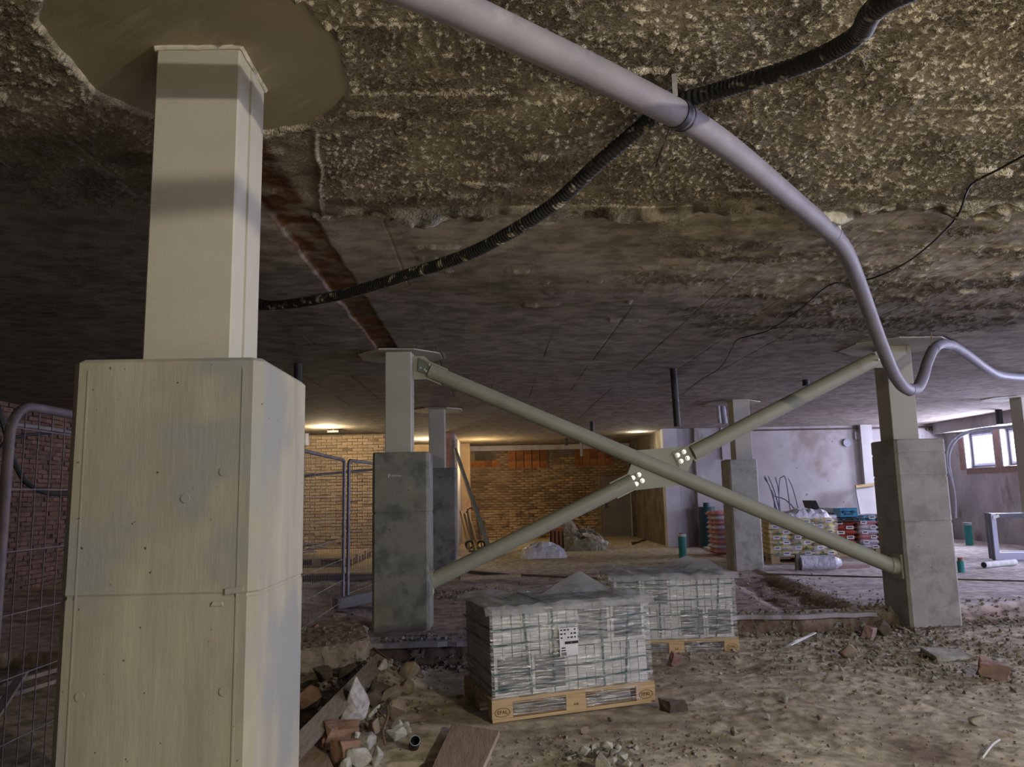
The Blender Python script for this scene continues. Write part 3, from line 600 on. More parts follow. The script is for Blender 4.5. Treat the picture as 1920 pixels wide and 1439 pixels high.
# brackets on the columns
MB().prism([B(*p, y=YB-.012) for p in ((774, 668), (796, 668), (812, 684), (806, 711), (776, 712))], (0, .024, 0)).build('end_bracket', M['sage'], xb, world=True)
MB().prism([B(*p, y=YB-.04) for p in ((785, 671), (816, 686), (806, 704), (783, 696))], (0, .02, 0)).build('end_tab', M['dsteel'], xb, world=True)
for px, py in ((789, 692), (797, 695), (806, 686), (800, 698)):
    p = B(px, py); MB().tube([(p.x, YB-.06, p.z), (p.x, YB-.035, p.z)], .013, 6).build('bolt', M['zinc'], xb, world=True)
MB().prism([B(*p, y=YB-.012) for p in ((1636, 690), (1634, 664), (1650, 654), (1676, 652), (1676, 690))], (0, .024, 0)).build('end_bracket', M['sage'], xb, world=True)
for px, py in ((1633, 667), (1643, 662), (1639, 678), (1650, 673)):
    p = B(px, py); MB().tube([(p.x, YB-.125, p.z), (p.x, YB-.08, p.z)], .013, 6).build('bolt', M['zinc'], xb, world=True)
for (x, nm), pz in (((-.675, 0), g0), ((4.44, 1), A1)):
    MB().box((x, YB, pz.z), (.02, .20, .26)).build('base_plate', M['sage'], xb, world=True)
    d = Vector((1 if nm == 0 else -1, 0, 0)); MB().tube([Vector((x, YB, pz.z)), pz+(g1-g0).normalized()*.02 if nm == 0 else A1-(A1-A0).normalized()*.02], .094, 20).build('collar', M['sage'], xb, True, world=True)
# ------------------------------------------------------------------ suspended grey pipe
wp_ = [(-1.9, .9, 2.96), (-1.0, 1.50, 2.96), tuple(at(772, -20, z=2.96)), tuple(at(862, 18, z=2.96)), tuple(at(1000, 82, z=2.955)), tuple(at(1140, 148, z=2.955)), tuple(at(1275, 216, z=2.965))]
seg2 = [(1275, 216, 2.965), (1345, 262, 2.98), (1410, 312, 3.00), (1480, 370, 3.04), (1530, 412, 3.05), (1562, 440, 3.05)]
sp = thing('waste_pipe', 'thick grey insulated pipe slung under the ceiling from upper left', 'pipe', (.77, 2.9, 2.9))
MB().tube(smoothpath(wp_, 8), .056, 20).build('pipe_section', M['pipe'], sp, True, world=True)
MB().tube(smoothpath([at(a, b, z=c) for a, b, c in seg2], 8), .054, 20).build('pipe_section', M['pipe'], sp, True, world=True)
s3 = [at(1562, 440, z=3.05), at(1585, 472, y=4.8), at(1606, 520, y=5.25), at(1628, 580, y=5.7), at(1650, 640, y=6.1), at(1672, 694, y=6.5), at(1690, 722, y=6.75), at(1705, 732, y=6.95)]
MB().tube(smoothpath(s3, 8), .053, 20).build('pipe_section', M['pipe'], sp, True, world=True)
s4 = [at(1705, 732, y=6.95), at(1720, 728, y=7.1), at(1731, 706, y=7.3), at(1738, 682, y=7.5), at(1750, 656, y=7.8), at(1766, 645, y=8.1), at(1785, 647, y=8.4)]
MB().tube(smoothpath(s4, 8), .052, 20).build('pipe_section', M['pipe'], sp, True, world=True)
s5 = [at(1785, 647, y=8.4), at(1812, 664, y=8.8), at(1840, 685, y=9.3), at(1866, 701, y=9.8), at(1895, 706, y=10.4), at(1940, 709, y=11.2)]
MB().tube(smoothpath(s5, 8), .052, 20).build('pipe_section', M['pipe'], sp, True, world=True)
def collar(pa, pb, r, mt, nm='coupling'): MB().tube([pa, pb], r, 20).build(nm, mt, sp, True, world=True)
a = at(1268, 212, z=2.965); d = (at(1340, 258, z=2.98)-a).normalized()
collar(a-d*.005, a+d*.03, .060, M['black'], 'rubber_joint'); collar(a+d*.05, a+d*.06, .0575, M['black'], 'rubber_joint')
for px, py, y in ((1562, 440, None), (1574, 456, None)):
    a = at(px, py, z=3.05); d = (at(px+14, py+18, z=3.03)-a).normalized(); collar(a-d*.02, a+d*.02, .057, M['pipe'])
for a, b in ((s4[4], s4[5]), (s4[0], s4[1])):
    d = (b-a).normalized(); collar(a, a+d*.05, .056, M['pipe'])
def hanger(px, py, z, zt=H-.01, mt='galv'):
    p = at(px, py, z=z); MB().beam(p, (p.x, p.y, zt), .02, .004, up=(0, 1, 0)).build('hanger_strap', M[mt], sp, world=True)
hanger(1266, 180, 3.02); hanger(1574, 432, 3.06, mt='chalk'); 
p = at(1748, 650, y=7.9); MB().tube([p, (p.x, p.y, H)], .006, 6).build('hanger_strap', M['brass'], sp, world=True)
# ------------------------------------------------------------------ black ribbed hose
hp = [(-1.75, 5.75, 2.98), (-1.6, 5.6, 2.92), at(480, 574, y=5.3), at(540, 571, y=5.15), at(640, 553, y=4.75), at(760, 517, y=4.35), at(870, 480, y=4.0), at(950, 440, y=3.75), at(1040, 382, y=3.5), at(1120, 308, y=3.27), at(1200, 240, z=3.055), at(1262, 196, z=3.065), at(1340, 172, z=3.05), at(1420, 148, z=3.02), at(1500, 122, z=2.99), at(1560, 96, z=2.96), at(1612, 62, z=2.91), at(1665, 0, z=2.84), (1.25, 1.45, 2.70), (1.15, .88, 2.67), (1.3, .2, 2.69), (1.9, -.6, 2.9), (2.2, -1.2, 3.1)]  # unseen last stretch is routed to cast the soft shadow band on the big column
hpath = smoothpath(hp, 14); fine = []
for a, b in zip(hpath, hpath[1:]):
    n = max(1, int((b-a).length/.0045)); fine += [a.lerp(b, i/n) for i in range(n)]
hs = MB().tube(fine, .036, 12, rf=lambda i: .0345 if i % 4 < 2 else .0315).build('corrugated_hose', M['hose'], None, True, fix=False)
tag(hs, 'black ribbed hose splashed with plaster, sagging below the ceiling', 'hose')
# thin cable under the ceiling at the right
cp = [at(1990, 262, z=3.0), at(1920, 292, z=3.03), at(1868, 320, z=3.06), at(1826, 342, z=3.1), at(1812, 362, z=3.09), at(1800, 396, z=3.06), at(1780, 424, z=3.05), at(1740, 462, z=3.06), at(1700, 492, z=3.07), at(1650, 517, z=3.09), at(1600, 530, z=3.09), at(1565, 531, z=3.1), at(1540, 545, z=3.1), at(1500, 580, z=3.1), at(1440, 620, z=3.1), at(1385, 636, z=3.1), at(1372, 655, z=3.08), at(1350, 690, z=3.08), at(1310, 715, z=3.08), at(1280, 740, z=3.09)]
tag(MB().tube(smoothpath(cp, 6), .0062, 6).build('ceiling_cable', M['cable'], None, True), 'thin black cable looping under the ceiling at upper right', 'cable')
# wires stubs
tag(MB().tube([at(1256, 240, z=3.1), at(1248, 262, z=3.05), at(1236, 292, z=3.1), at(1230, 312, z=3.12)], .004, 5).build('loose_wire', M['cable']), 'short black wire end sticking out below the pipe joint', 'wire')
# pipe stubs hanging from the ceiling
STUB = [(1262, 690, 1270, 800, 10.05, .045, 'black', 'long black pipe stub hanging over the brace near centre'),
        (559, 676, 559, 802, 9.2, .05, 'black', 'long black pipe stub hanging right beside the big front column'),
        (1110, 788, 1110, 812, 17.4, .05, 'black', 'short black pipe stub above the long brace tube'),
        (1510, 708, 1511, 724, 11.3, .05, 'black', 'very short black pipe stub above the right brace arm'),
        (1346, 760, 1349, 794, 14.5, .035, 'greypipe', 'thinner of two grey pipe stubs beside the far column head'),
        (1354, 758, 1359, 795, 14.6, .055, 'greypipe', 'thicker of two grey pipe stubs beside the far column head'),
        (1872, 766, 1875, 796, 16.4, .07, 'black', 'dark pipe stub hanging in front of the right windows'),
        (574, 808, 575, 836, 19.2, .07, 'greypipe', 'grey pipe stub at the top of the left brick wall'),
        (1089, 822, 1091, 856, 23.5, .045, 'greypipe', 'grey pipe stub hanging before the clay blocks'),
        (1061, 810, 1062, 836, 22.5, .04, 'black', 'black pipe stub in front of the dark opening')]
for x0, y0, x1, y1, yy, r, mt, lb in STUB:
    b_ = at(x1, y1, y=yy); a_ = Vector((at(x0, y0, y=yy).x, yy, H)); n = MB().tube([a_, b_], r, 14).build('pipe_stub', M[mt], None, True); tag(n, lb, 'pipe')
    MB().tube([a_, a_-Vector((0, 0, .02))], r*1.35, 14).build('collar', M[mt], n, True)
# ------------------------------------------------------------------ lamps of the bays
for nm, (x, y, z), lb in (('bay_lamp', at(625, 801, y=18.0), 'small black floodlight glowing on the ceiling of the left bay'),):
    z = 3.055; t = thing('flood_lamp', lb, 'lamp', (x, y, z)); MB().box((0, 0, 0), (.26, .10, .05)).build('lamp_housing', M['black'], t)
    MB().box((0, 0, .05), (.03, .03, .08)).build('bracket', M['black'], t); MB().box((-.01, .052, .0), (.2, .006, .04)).build('lamp_glass', M['lampglow'], t)
# ------------------------------------------------------------------ site fence
def bent_frame(P, Q, z0, z1, r, rc=.12):
    """tube frame with rounded top corners between plan points P and Q"""
    P, Q = Vector((*P, 0)), Vector((*Q, 0)); d = (Q-P).normalized(); pts = [P+Vector((0, 0, z0))]
    for k in range(7): a = math.pi/2*k/6; pts.append(P+d*(rc-rc*math.cos(a))+Vector((0, 0, z1-rc+rc*math.sin(a))))
    for k in range(7): a = math.pi/2*k/6; pts.append(Q-d*(rc-rc*math.sin(a))+Vector((0, 0, z1-rc+rc*math.cos(a))))
    return pts+[Q+Vector((0, 0, z0))]
def fence(label, P, Q, z0, z1, mt, r=.021, sh=.1, rc=.12, zb=None):
    t = thing('site_fence', label, 'fence', (P[0], P[1], z0), 0, 'site fence panels'); L = (Vector(Q)-Vector(P)).length
    MB().tube(bent_frame(P, Q, z0, z1, r, rc), r, 12).build('tube_frame', M[mt], t, True, world=True)
    D = (Vector(Q)-Vector(P))/L; zb = zb or z0+.12
    MB().tube([(P[0], P[1], zb), (Q[0], Q[1], zb)], r*.8, 10).build('bottom_rail', M[mt], t, True, world=True)
    mv = MB(); n = int(L/sh)
    for i in range(1, n): p = Vector(P)+D*(L*i/n); mv.box((p.x, p.y, (zb+z1)/2), (.0042, .0042, z1-zb-.02))
    o = mv.build('upright_wires', M[mt], t, world=True, fix=False); o['kind'] = 'stuff'
    mh = MB()
    for z in np.arange(zb+.2, z1, .26): mh.beam((P[0], P[1], z), (Q[0], Q[1], z), .005, .005)
    o = mh.build('cross_wires', M[mt], t, world=True, fix=False); o['kind'] = 'stuff'; return t
fence('bent brown tube fence panel left of the big front column', (-2.03, 3.30), (-1.96, 6.7), -.05, 1.93, 'brown_tube', rc=.14)
fence('grey mesh fence panel seen between the two left columns', (-1.955, 6.78), (-1.93, 10.15), -.1, 2.0, 'galv', sh=.075, rc=.06, zb=.02)
e = at(702, 880, z=2.0); fence('grey mesh fence panel running behind the left brace column', (-1.88, 10.2), (e.x+.8, e.y+1.2), -.1, 2.0, 'galv', sh=.075, rc=.06, zb=.1)
a, b = at(545, 895, y=12.6), at(735, 878, y=13.2); tag(MB().tube([a, b], .02, 8).build('scaffold_tube', M['galv']), 'thin horizontal tube crossing behind the fence mesh', 'tube')
# concrete fence foot
p = at(660, 1138, y=10.1); fb = MB().box((0, 0, 0), (.62, .22, .14), j=.01).build('ballast_block', M['grey_conc2'], bevel=.012); fb.location = (-1.75, 10.25, gz(-1.75, 10.25)+.09); fb.rotation_euler = (.03, -.12, .5)
tag(fb, 'grey concrete fence foot tilted on rubble below the mesh', 'fence foot')
# left edge clutter: hoses and bars behind the bent fence
for (pl, r, mt, nm, lb) in (
    ([(-10, 745, 6.0), (8, 800, 6.0), (25, 860, 6.1), (50, 905, 6.3), (90, 925, 6.6), (135, 925, 7.0)], .022, 'black', 'hanging_hose', 'black hose sagging behind the bent fence tube at left'),
    ([(-10, 793, 7.0), (60, 800, 7.3), (140, 812, 7.8)], .02, 'galv', 'grey_conduit', 'grey horizontal tube at far left behind fence'),
    ([(-10, 850, 7.0), (30, 820, 7.3), (140, 808, 7.8)], .016, 'black', 'hanging_cable', 'dark cable curving at far left behind fence')):
    tag(MB().tube(smoothpath([at(a, b, y=c) for a, b, c in pl], 6), r, 8).build(nm, M[mt], None, True), lb, 'hose' if 'hose' in nm else 'tube')
for i, (a, b, lb) in enumerate((((-10, 1345, 4.6), (45, 1260, 5.2), 'grey-brown lath leaning at far left near the floor'), ((-20, 1290, 5.0), (110, 1255, 5.6), 'upper of two pale rails lying at far left'), ((-20, 1315, 4.9), (110, 1275, 5.5), 'lower of two pale rails lying at far left'))):
    tag(MB().beam(at(a[0], a[1], y=a[2]), at(b[0], b[1], y=b[2]), .05, .025).build('timber_lath', M['oldwood'], None), lb, 'lath')
# ------------------------------------------------------------------ euro pallets with wrapped tile packs
TXT = {}
def text(s, size, mt, parent, loc, rot, name='lettering', ext=.0008):
    c = bpy.data.curves.new('t', 'FONT'); c.body = s; c.size = size; c.extrude = ext; c.align_x = 'CENTER'; c.align_y = 'CENTER'
    o = bpy.data.objects.new('t', c); COL.objects.link(o); bpy.context.view_layer.update()
    me = bpy.data.meshes.new_from_object(o.evaluated_get(bpy.context.evaluated_depsgraph_get())); bpy.data.objects.remove(o)
    me.materials.clear(); me.materials.append(mt); q = bpy.data.objects.new(name, me); q.parent = parent; q.location = loc; q.rotation_euler = rot; return lk(q)
def pallet(t, parent_name='pallet', stamp=True):
    """1.2 x 0.8 m, front-left corner at the local origin; returns the pallet part"""
    base = MB().box((.6, .4, .111), (1.19, .78, .004)).build(parent_name, M['wood'], t)
    def bd(c, d, nm, j=.0015):
        o = MB().box(c, d, j=j).build(nm, M['wood'], base); return o
    for y in (.05, .4, .75): bd((.6, y, .011), (1.2, .10 if y != .4 else .145, .022), 'skid_board')
    for x in (.07, .6, 1.13):
        for y in (.05, .4, .75): bd((x, y, .061), (.145 if x != .6 else .145, .10, .078), 'block')
        bd((x, .4, .111), (.145, .8, .021), 'cross_board')
    for y, w_ in ((.07, .14), (.24, .10), (.4, .14), (.56, .10), (.73, .14)): bd((.6, y, .133), (1.2, w_, .021), 'deck_board')
    if stamp:
        for x in (.07, 1.13):
            ov = [(x+.052*math.cos(k*math.pi/12), -.0015, .061+.028*math.sin(k*math.pi/12)) for k in range(25)]
            MB().tube(ov, .0016, 5).build('oval_stamp', M['stamp'], base)
        text('EPAL', .034, M['stamp'], base, (1.13, -.001, .061), (math.pi/2, 0, 0)); text('EPAL', .034, M['stamp'], base, (.07, -.001, .061), (math.pi/2, 0, 0))
        text('EUR', .02, M['stamp'], base, (.6, -.001, .055), (math.pi/2, 0, 0))
    return base
def bumpy_shell(x0, x1, y0, y1, z0, z1, amp, k):
    """four sides of the wrap as gently rippled sheets"""
    m = MB(); P = [(x0, y0), (x1, y0), (x1, y1), (x0, y1), (x0, y0)]; NZ = 16
    cols = []
    for (ax, ay), (bx, by) in zip(P, P[1:]):
        L = math.hypot(bx-ax, by-ay); n = int(L/.04)
        for i in range(n): cols.append((ax+(bx-ax)*i/n, ay+(by-ay)*i/n, (by-ay)/L, -(bx-ax)/L, min(1, 4*i/n*(1-i/n)*1.5)))
    vs = []; W = len(cols)
    for j in range(NZ+1):
        z = z0+(z1-z0)*j/NZ
        for i, (x, y, nx, ny, ed) in enumerate(cols):
            d = amp*(float(vn(i*.08, z*1.0, .22, k))-.2)*ed; vs.append((x+nx*d, y+ny*d, z))
    fs = [(j*W+i, j*W+(i+1) % W, (j+1)*W+(i+1) % W, (j+1)*W+i) for j in range(NZ) for i in range(W)]
    return m.add(vs, fs)
def load(label, loc, rz, tilt, full, k, peaks, flaps):
    t = thing('wrapped_tile_pallet', label, 'pallet', loc, rz, 'wrapped pallets of tile packs'); t.rotation_euler = (0, -tilt, rz)
    pallet(t)
    z0 = .146; th = .288; pw = .0667; pm = MB().box((0, 0, 0), (pw-.003, .385, th-.004)).mesh('tile_pack'); pm.materials.append(M['carton'])
    n = 17 if not full else 17
    for tier in range(2):
        zc = z0+th*(tier+.5)
        for row in range(2):
            yc = .03+.385/2+row*.39
            cart = (tier == 0) != full     # lower-left big cartons, upper-right big cartons
            cset = range(0, 8) if cart else range(9, 17)
            for i in range(17):
                if i in cset: continue
                x = .03+(i+.5)*.067; inst('tile_pack', pm, (x, yc+random.uniform(-.004, .004), zc+random.uniform(-.002, .002)), t)
            c0 = min(cset); x0 = .03+c0*.067; wd = 8*.067
            for q in range(2):
                cm = MB().box((x0+wd*(q+.5)/2, yc, zc), (wd/2-.004, .385, th-.004)).build('tile_carton', M['carton'], t)
                if row == 0: MB().box((x0+wd*(q+.5)/2, yc-.1935, zc), (wd/2-.05, .003, th-.06)).build('printed_panel', M['carton_print'], cm)
    ztop = z0+2*th
    pk_ = MB()                                                     # fine joints cut by pack lids
    for i in range(1, 17):
        for tier in range(2): pk_.box((.03+i*.067, .0285, z0+th*(tier+1)-.03), (.004, .003, .055))
    pk_.build('joint_marks', M['ink'], t)
    sv = MB()
    for x, dx in ((.27, -.02), (.46, 0), (.83, 0), (1.02, .03)):
        q = MB(); q.beam((x-dx, .022, z0-.01), (x+dx, .022, ztop+.003), .014, .003, up=(0, 1, 0)); q.beam((x+dx, .02, ztop+.004), (x+dx, .82, ztop+.004), .014, .003); q.build('strap', M['strap'], t)
    for i, z in enumerate((.21, .31, .50, .60) if not full else (.24, .36, .50, .63)):
        s0 = z-.012; s1 = z+.012; q = MB(); q.beam((.018, .016, s0), (1.18, .016, s1), .003, .014, up=(0, 0, 1)); q.beam((.018, .016, s0), (.018, .82, s0+.005), .003, .014); q.beam((1.18, .016, s1), (1.18, .82, s1), .003, .014); q.build('strap', M['strap'], t)
    bumpy_shell(.004, 1.196, .004, .826, .03, ztop+.006, .014, k).build('stretch_wrap', M['film'], t, True)
    # crumpled top sheet
    nx, ny = 40, 26; vs = []
    for j in range(ny+1):
        for i in range(nx+1):
            x = -.03+1.26*i/nx; y = -.03+.88*j/ny; e_ = min(x+.03, 1.23-x, y+.03, .85-y)
            z = ztop+.012+.04*float(vn(x, y, .16, k))*min(1, e_/.1)+.02*float(vn(x, y, .06, k+1))
            if min(y+.03, .85-y) < .028: z -= .05
            for (qx, qy, rx, ry, hh) in peaks: z += hh*max(0, 1-abs(x-qx)/rx-abs(y-qy)/ry)
            vs.append((x, y, z))
    W = nx+1; sh_ = MB().add(vs, [(j*W+i, j*W+i+1, (j+1)*W+i+1, (j+1)*W+i) for j in range(ny) for i in range(nx)])
    for (qx, qy, rx, ry, hh) in flaps:      # stiff folded flaps standing up
        zb_ = ztop+.03; P_ = [(qx-rx, qy-.02, zb_), (qx-rx*.45, qy, zb_+hh*.62), (qx, qy+.01, zb_+hh), (qx+rx*.35, qy-.04, zb_+hh*.45), (qx+rx*.6, qy-.1, zb_), (qx-.05, qy-.12, zb_+.01), (qx+.05, qy+ry, zb_), (qx-rx*.5, qy+ry, zb_)]
        sh_.add(P_, [(0, 1, 5), (1, 2, 5), (2, 3, 5), (3, 4, 5), (0, 7, 1), (1, 7, 6, 2), (2, 6, 3), (3, 6, 4)])
    sh_.build('top_sheet', M['sheet'], t, True)
    return t
t1 = load('nearer wrapped pallet of white tile packs with a shipping label', (-.03, 5.42, .0), math.radians(15.5), .022, False, 1, [(.12, .7, .2, .3, .04)], [(.84, .40, .34, .3, .15)])
lb_ = MB().box((.565, -.006, .475), (.135, .002, .185)).build('shipping_label', M['paper'], t1)
MB().box((.585, -.0075, .468), (.10, .001, .018)).build('black_bar', M['ink'], lb_)
text('6', .012, M['paper'], lb_, (.585, -.0085, .468), (math.pi/2, 0, 0), ext=.0002)
pr_ = MB()
for r in range(3):
    for c in range(5):
        if (r+c) % 4 != 3: pr_.box((.513+c*.025, -.0075, .555-r*.026), (.013+.006*((r*3+c) % 2), .001, .010))
pr_.build('print_rows', M['ink'], lb_)
MB().box((.524, -.0075, .435), (.03, .001, .008)).box((.524, -.0075, .418), (.034, .001, .008)).build('print_rows', M['ink'], lb_)
bc = MB()
for i in range(11): bc.box((.507+i*.0036, -.0075, .396), (.0018, .001, .022))
bc.build('bar_code', M['ink'], lb_)
p2 = at(1388, 1222, z=.0); t2 = load('farther wrapped pallet of white tile packs with loose top sheet', (p2.x-1.2, 7.50, -.02), math.radians(2.2), .0, True, 4, [(.1, .5, .2, .4, .04)], [(.88, .45, .34, .3, .13), (1.0, .28, .26, .3, .12)])
# ------------------------------------------------------------------ rocks
def rock(seed, sx, sy, sz, mt, ang=14, base=False):
    r = random.Random(seed); bm = bmesh.new()
    for _ in range(ang):
        v = Vector((r.gauss(0, 1), r.gauss(0, 1), r.gauss(0, 1))).normalized(); q = r.uniform(.82, 1.0)
        bm.verts.new((v.x*sx/2*q, v.y*sy/2*q, v.z*sz/2*q))
    ret = bmesh.ops.convex_hull(bm, input=bm.verts)
    bmesh.ops.delete(bm, geom=[v for v in bm.verts if not v.link_faces], context='VERTS')
    bmesh.ops.dissolve_limit(bm, angle_limit=math.radians(12), verts=bm.verts, edges=bm.edges)
    bmesh.ops.bevel(bm, geom=bm.edges[:], offset=min(sx, sz)*.035, segments=1, affect='EDGES')
    me = bpy.data.meshes.new('stone'); bm.to_mesh(me); bm.free(); me.materials.append(mt); return me
def brickbit(seed, sx, sy, sz, mt):
    r = random.Random(seed); m = MB().box((0, 0, 0), (sx, sy, sz)).mesh('b'); bm = bmesh.new(); bm.from_mesh(m)
    for v in bm.verts: v.co += Vector([r.uniform(-.14, .14)*d for d in (sx, sy, sz)])
    bmesh.ops.subdivide_edges(bm, edges=bm.edges[:], cuts=2, use_grid_fill=True)
    for v in bm.verts: v.co += Vector([r.uniform(-.06, .06)*d for d in (sx, sy, sz)])
    bmesh.ops.bevel(bm, geom=bm.edges[:], offset=sz*.03, segments=1, affect='EDGES'); bm.to_mesh(m); bm.free(); m.materials.append(mt); return m
def rough_up(o, a):
    bm = bmesh.new(); bm.from_mesh(o.data); bmesh.ops.triangulate(bm, faces=bm.faces)
    for _ in range(4):
        es = [e for e in bm.edges if e.calc_length() > .07]
        if es: bmesh.ops.subdivide_edges(bm, edges=es, cuts=1); bmesh.ops.triangulate(bm, faces=bm.faces)
    r = random.Random(6)
    for v in bm.verts: v.co += Vector((r.uniform(-a, a), r.uniform(-a, a), r.uniform(-a, a)*.6))
    bm.to_mesh(o.data); bm.free()
def put(me, name, px, py, h, lb, cat='stone', rot=None, group=None, dz=0, y=None):
    """stone seen at this spot of the photo, its centre h above the ground"""
    p = at(px, py, z=h)
    for _ in range(4): p = at(px, py, z=gz(p.x, p.y)+h)
    if y: p = at(px, py, y=y)
    o = inst(name, me, p+Vector((0, 0, dz)), None, rot or (random.uniform(-.3, .3), random.uniform(-.3, .3), random.uniform(0, 6))); return tag(o, lb, cat, group)
HEAP = [
 ('pale grey pointed stone standing upright in the left heap', 664, 1322, 'rock_gran', .22, .18, .38, .16, 3, (.15, .12, .4)),
 ('dark rough stone leaning left behind the pointed one', 641, 1322, 'rock_dark', .13, .2, .28, .12, 4, (0, .2, .2)),
 ('brown-orange brick lump at the left edge beside big column', 574, 1308, 'rock_red', .22, .22, .19, .12, 8, (.1, 0, .5)),
 ('tan stone wedged under the long dark timber', 617, 1348, 'rock_tan', .16, .17, .16, .08, 6, None),
 ('light tan block right of the pointed stone', 742, 1331, 'rock_tan', .20, .18, .17, .08, 9, (.2, .1, .8)),
 ('small flat stone below the tan block', 714, 1345, 'rock_tan', .1, .09, .06, .05, 10, None),
 ('slender slanting stone beside the pointed grey one', 700, 1335, 'rock', .13, .05, .05, .09, 11, (0, -.7, .2)),
 ('white-faced grey stone at the front of left heap', 688, 1389, 'rock', .17, .15, .14, .06, 12, (.1, .1, 1.0)),
 ('pale stone with a white tip at heap right', 741, 1376, 'rock', .16, .12, .10, .05, 13, (0, .1, .3)),
 ('small pale stone right above the white-tipped one', 757, 1360, 'rock', .11, .09, .07, .05, 14, None),
 ('whitish rounded stone in the middle of the heap', 741, 1359, 'rock', .10, .09, .08, .09, 15, None),
 ('tiny pale stone at the right end of heap', 766, 1371, 'rock', .06, .05, .05, .03, 16, None),
 ('grey-green stone at the very front of heap', 673, 1420, 'rock', .17, .14, .12, .05, 17, (.1, .2, .1)),
 ('pale upright stone next to the grey-green front one', 706, 1417, 'rock', .09, .10, .13, .05, 18, (0, .1, .7)),
 ('round pale pebble at the lower edge of photo', 650, 1434, 'rock', .10, .09, .09, .03, 19, None),
 ('light stone topping the mound near the left trench', 716, 1247, 'rock_gran', .08, .16, .10, .26, 20, (.3, .6, .5)),
 ('brown stone with lavender face by the trench', 770, 1262, 'rock_tan', .24, .2, .18, .06, 21, (.2, .3, .2)),
 ('pale lavender pebble beside the trench stone', 791, 1264, 'rock_gran', .08, .07, .07, .05, 22, None),
 ('rounded brown stone on the right flank of mound', 763, 1291, 'rock_tan', .13, .14, .15, .08, 23, None),
 ('dark brown stone below the crossed laths', 716, 1296, 'rock_dark', .25, .2, .16, .12, 24, None),
 ('dark brown stone right of the pointed one', 694, 1310, 'rock_dark', .18, .16, .15, .12, 25, None),
 ('dark earthy lump in the shaded left hollow', 600, 1270, 'rock_dark', .28, .25, .2, .08, 26, None),
 ('brown lump between timber and mound', 655, 1265, 'rock_dark', .2, .2, .17, .15, 27, None),
 ('tan stone high on the mound under the timbers', 650, 1292, 'rock_tan', .13, .12, .1, .16, 28, None),
 ('long earthy stone sliding down the mound side', 737, 1300, 'rock_tan', .1, .3, .1, .12, 29, (.2, .3, -.5)),
 ('brown wedge below the small flat stones', 704, 1362, 'rock_tan', .13, .12, .10, .05, 31, None),
 ('small grey stone touching the white-faced one', 668, 1378, 'rock', .06, .05, .05, .12, 32, None),
]
for lb, px, py, mt, sx, sy, sz, h, sd, rot in HEAP: put(rock(sd, sx*1.08, sy*1.08, sz*1.08, M[mt], 13), 'rubble_stone', px, py, h, lb, 'stone', rot, 'stones of the left rubble heap')
for lb, px, py, s_, h, sd, rot in (
 ('large broken orange brick in front of the heap', 637, 1376, (.22, .14, .10), .11, 41, (.15, .1, .5)),
 ('orange brick stub under the large broken one', 646, 1412, (.13, .12, .14), .06, 42, (0, .1, .9)),
 ('small brown brick corner at the heap front', 620, 1398, (.10, .10, .09), .06, 43, (.1, 0, .3))):
    put(brickbit(sd, *s_, M['rock_red']), 'broken_brick', px, py, h, lb, 'brick', rot, 'broken bricks of the heap')
for lb, px, py, s_, h, sd, rot, mt in (
 ('brick lump with a white face lying alone at right', 1866, 1258, (.20, .11, .13), .06, 44, (.1, .2, -.5), 'redbrick'),
 ('white-sided broken brick near the right brace column', 1631, 1187, (.18, .1, .12), .05, 45, (.2, .2, .8), 'redbrick'),
 ('dark brown earth clod in front of the pallets', 1262, 1325, (.15, .10, .08), .03, 46, (0, .1, .3), 'rock_dark'),
 ('small pinkish brick chip behind the near pallet corner', 1265, 1238, (.07, .06, .10), .05, 47, (.1, .3, .3), 'pink'),
 ('bright orange brick chip at right column foot', 1733, 1222, (.07, .05, .05), .03, 48, (0, 0, 0), 'rock_red')):
    put(brickbit(sd, *s_, M[mt]), 'brick_fragment', px, py, h, lb, 'brick', rot)
for lb, px, py, mt, s_, sd in (
 ('pale yellowish stone in the middle of the open floor', 1471, 1311, 'rock', .09, 51), ('grey-green stone at lower right near the twig', 1834, 1350, 'rock', .13, 52),
 ('small pale stone left of the lone yellowish one', 1437, 1345, 'rock', .07, 53), ('small stone below and left of open floor centre', 1538, 1346, 'rock_tan', .06, 54),
 ('round brown stone in the lower middle floor', 1376, 1372, 'rock_tan', .08, 55), ('white pebble at far right of the dusty floor', 1900, 1370, 'rock_gran', .06, 56),
 ('brown pebble above the gravel pile', 1096, 1370, 'rock_tan', .08, 57), ('dark pebble in front of the near pallet', 1144, 1349, 'rock_dark', .06, 58),
 ('white pebble right of the near pallet', 1350, 1263, 'rock_gran', .05, 59), ('grey pebble near the drain pit', 834, 1392, 'rock', .05, 60),
 ('thin white stone by the left column foot', 864, 1196, 'rock_gran', .15, 61), ('large grey torn stone behind far pallet corner', 1398, 1172, 'rock', .24, 62),
 ('white chip beside the torn stone', 1396, 1190, 'rock_gran', .06, 63), ('pale stone on the trench edge by right column', 1578, 1168, 'rock', .13, 64),
 ('broad dark stone under the slab edge', 1530, 1172, 'rock_dark', .22, 65), ('grey stone in front of the brick at right column', 1600, 1190, 'rock', .10, 66),
 ('broad earthy stone left of right column foot', 1655, 1178, 'rock_dark', .26, 67), ('flat earthy slab stone before the right column', 1590, 1222, 'rock_tan', .2, 68)):
    put(rock(sd, s_, s_*.85, s_*.75, M[mt]), 'loose_stone', px, py, s_*.28, lb, 'stone', None, 'single stones on the floor')
o = MB().box((0, 0, 0), (.34, .2, .05), j=.02).build('stone_slab', M['rock'], bevel=.006); p = at(1778, 1225, z=.05); o.location = (p.x, p.y, gz(p.x, p.y)+.04); o.rotation_euler = (.05, .05, .1)
tag(o, 'thin flat slab lying at the foot of the right column', 'stone')
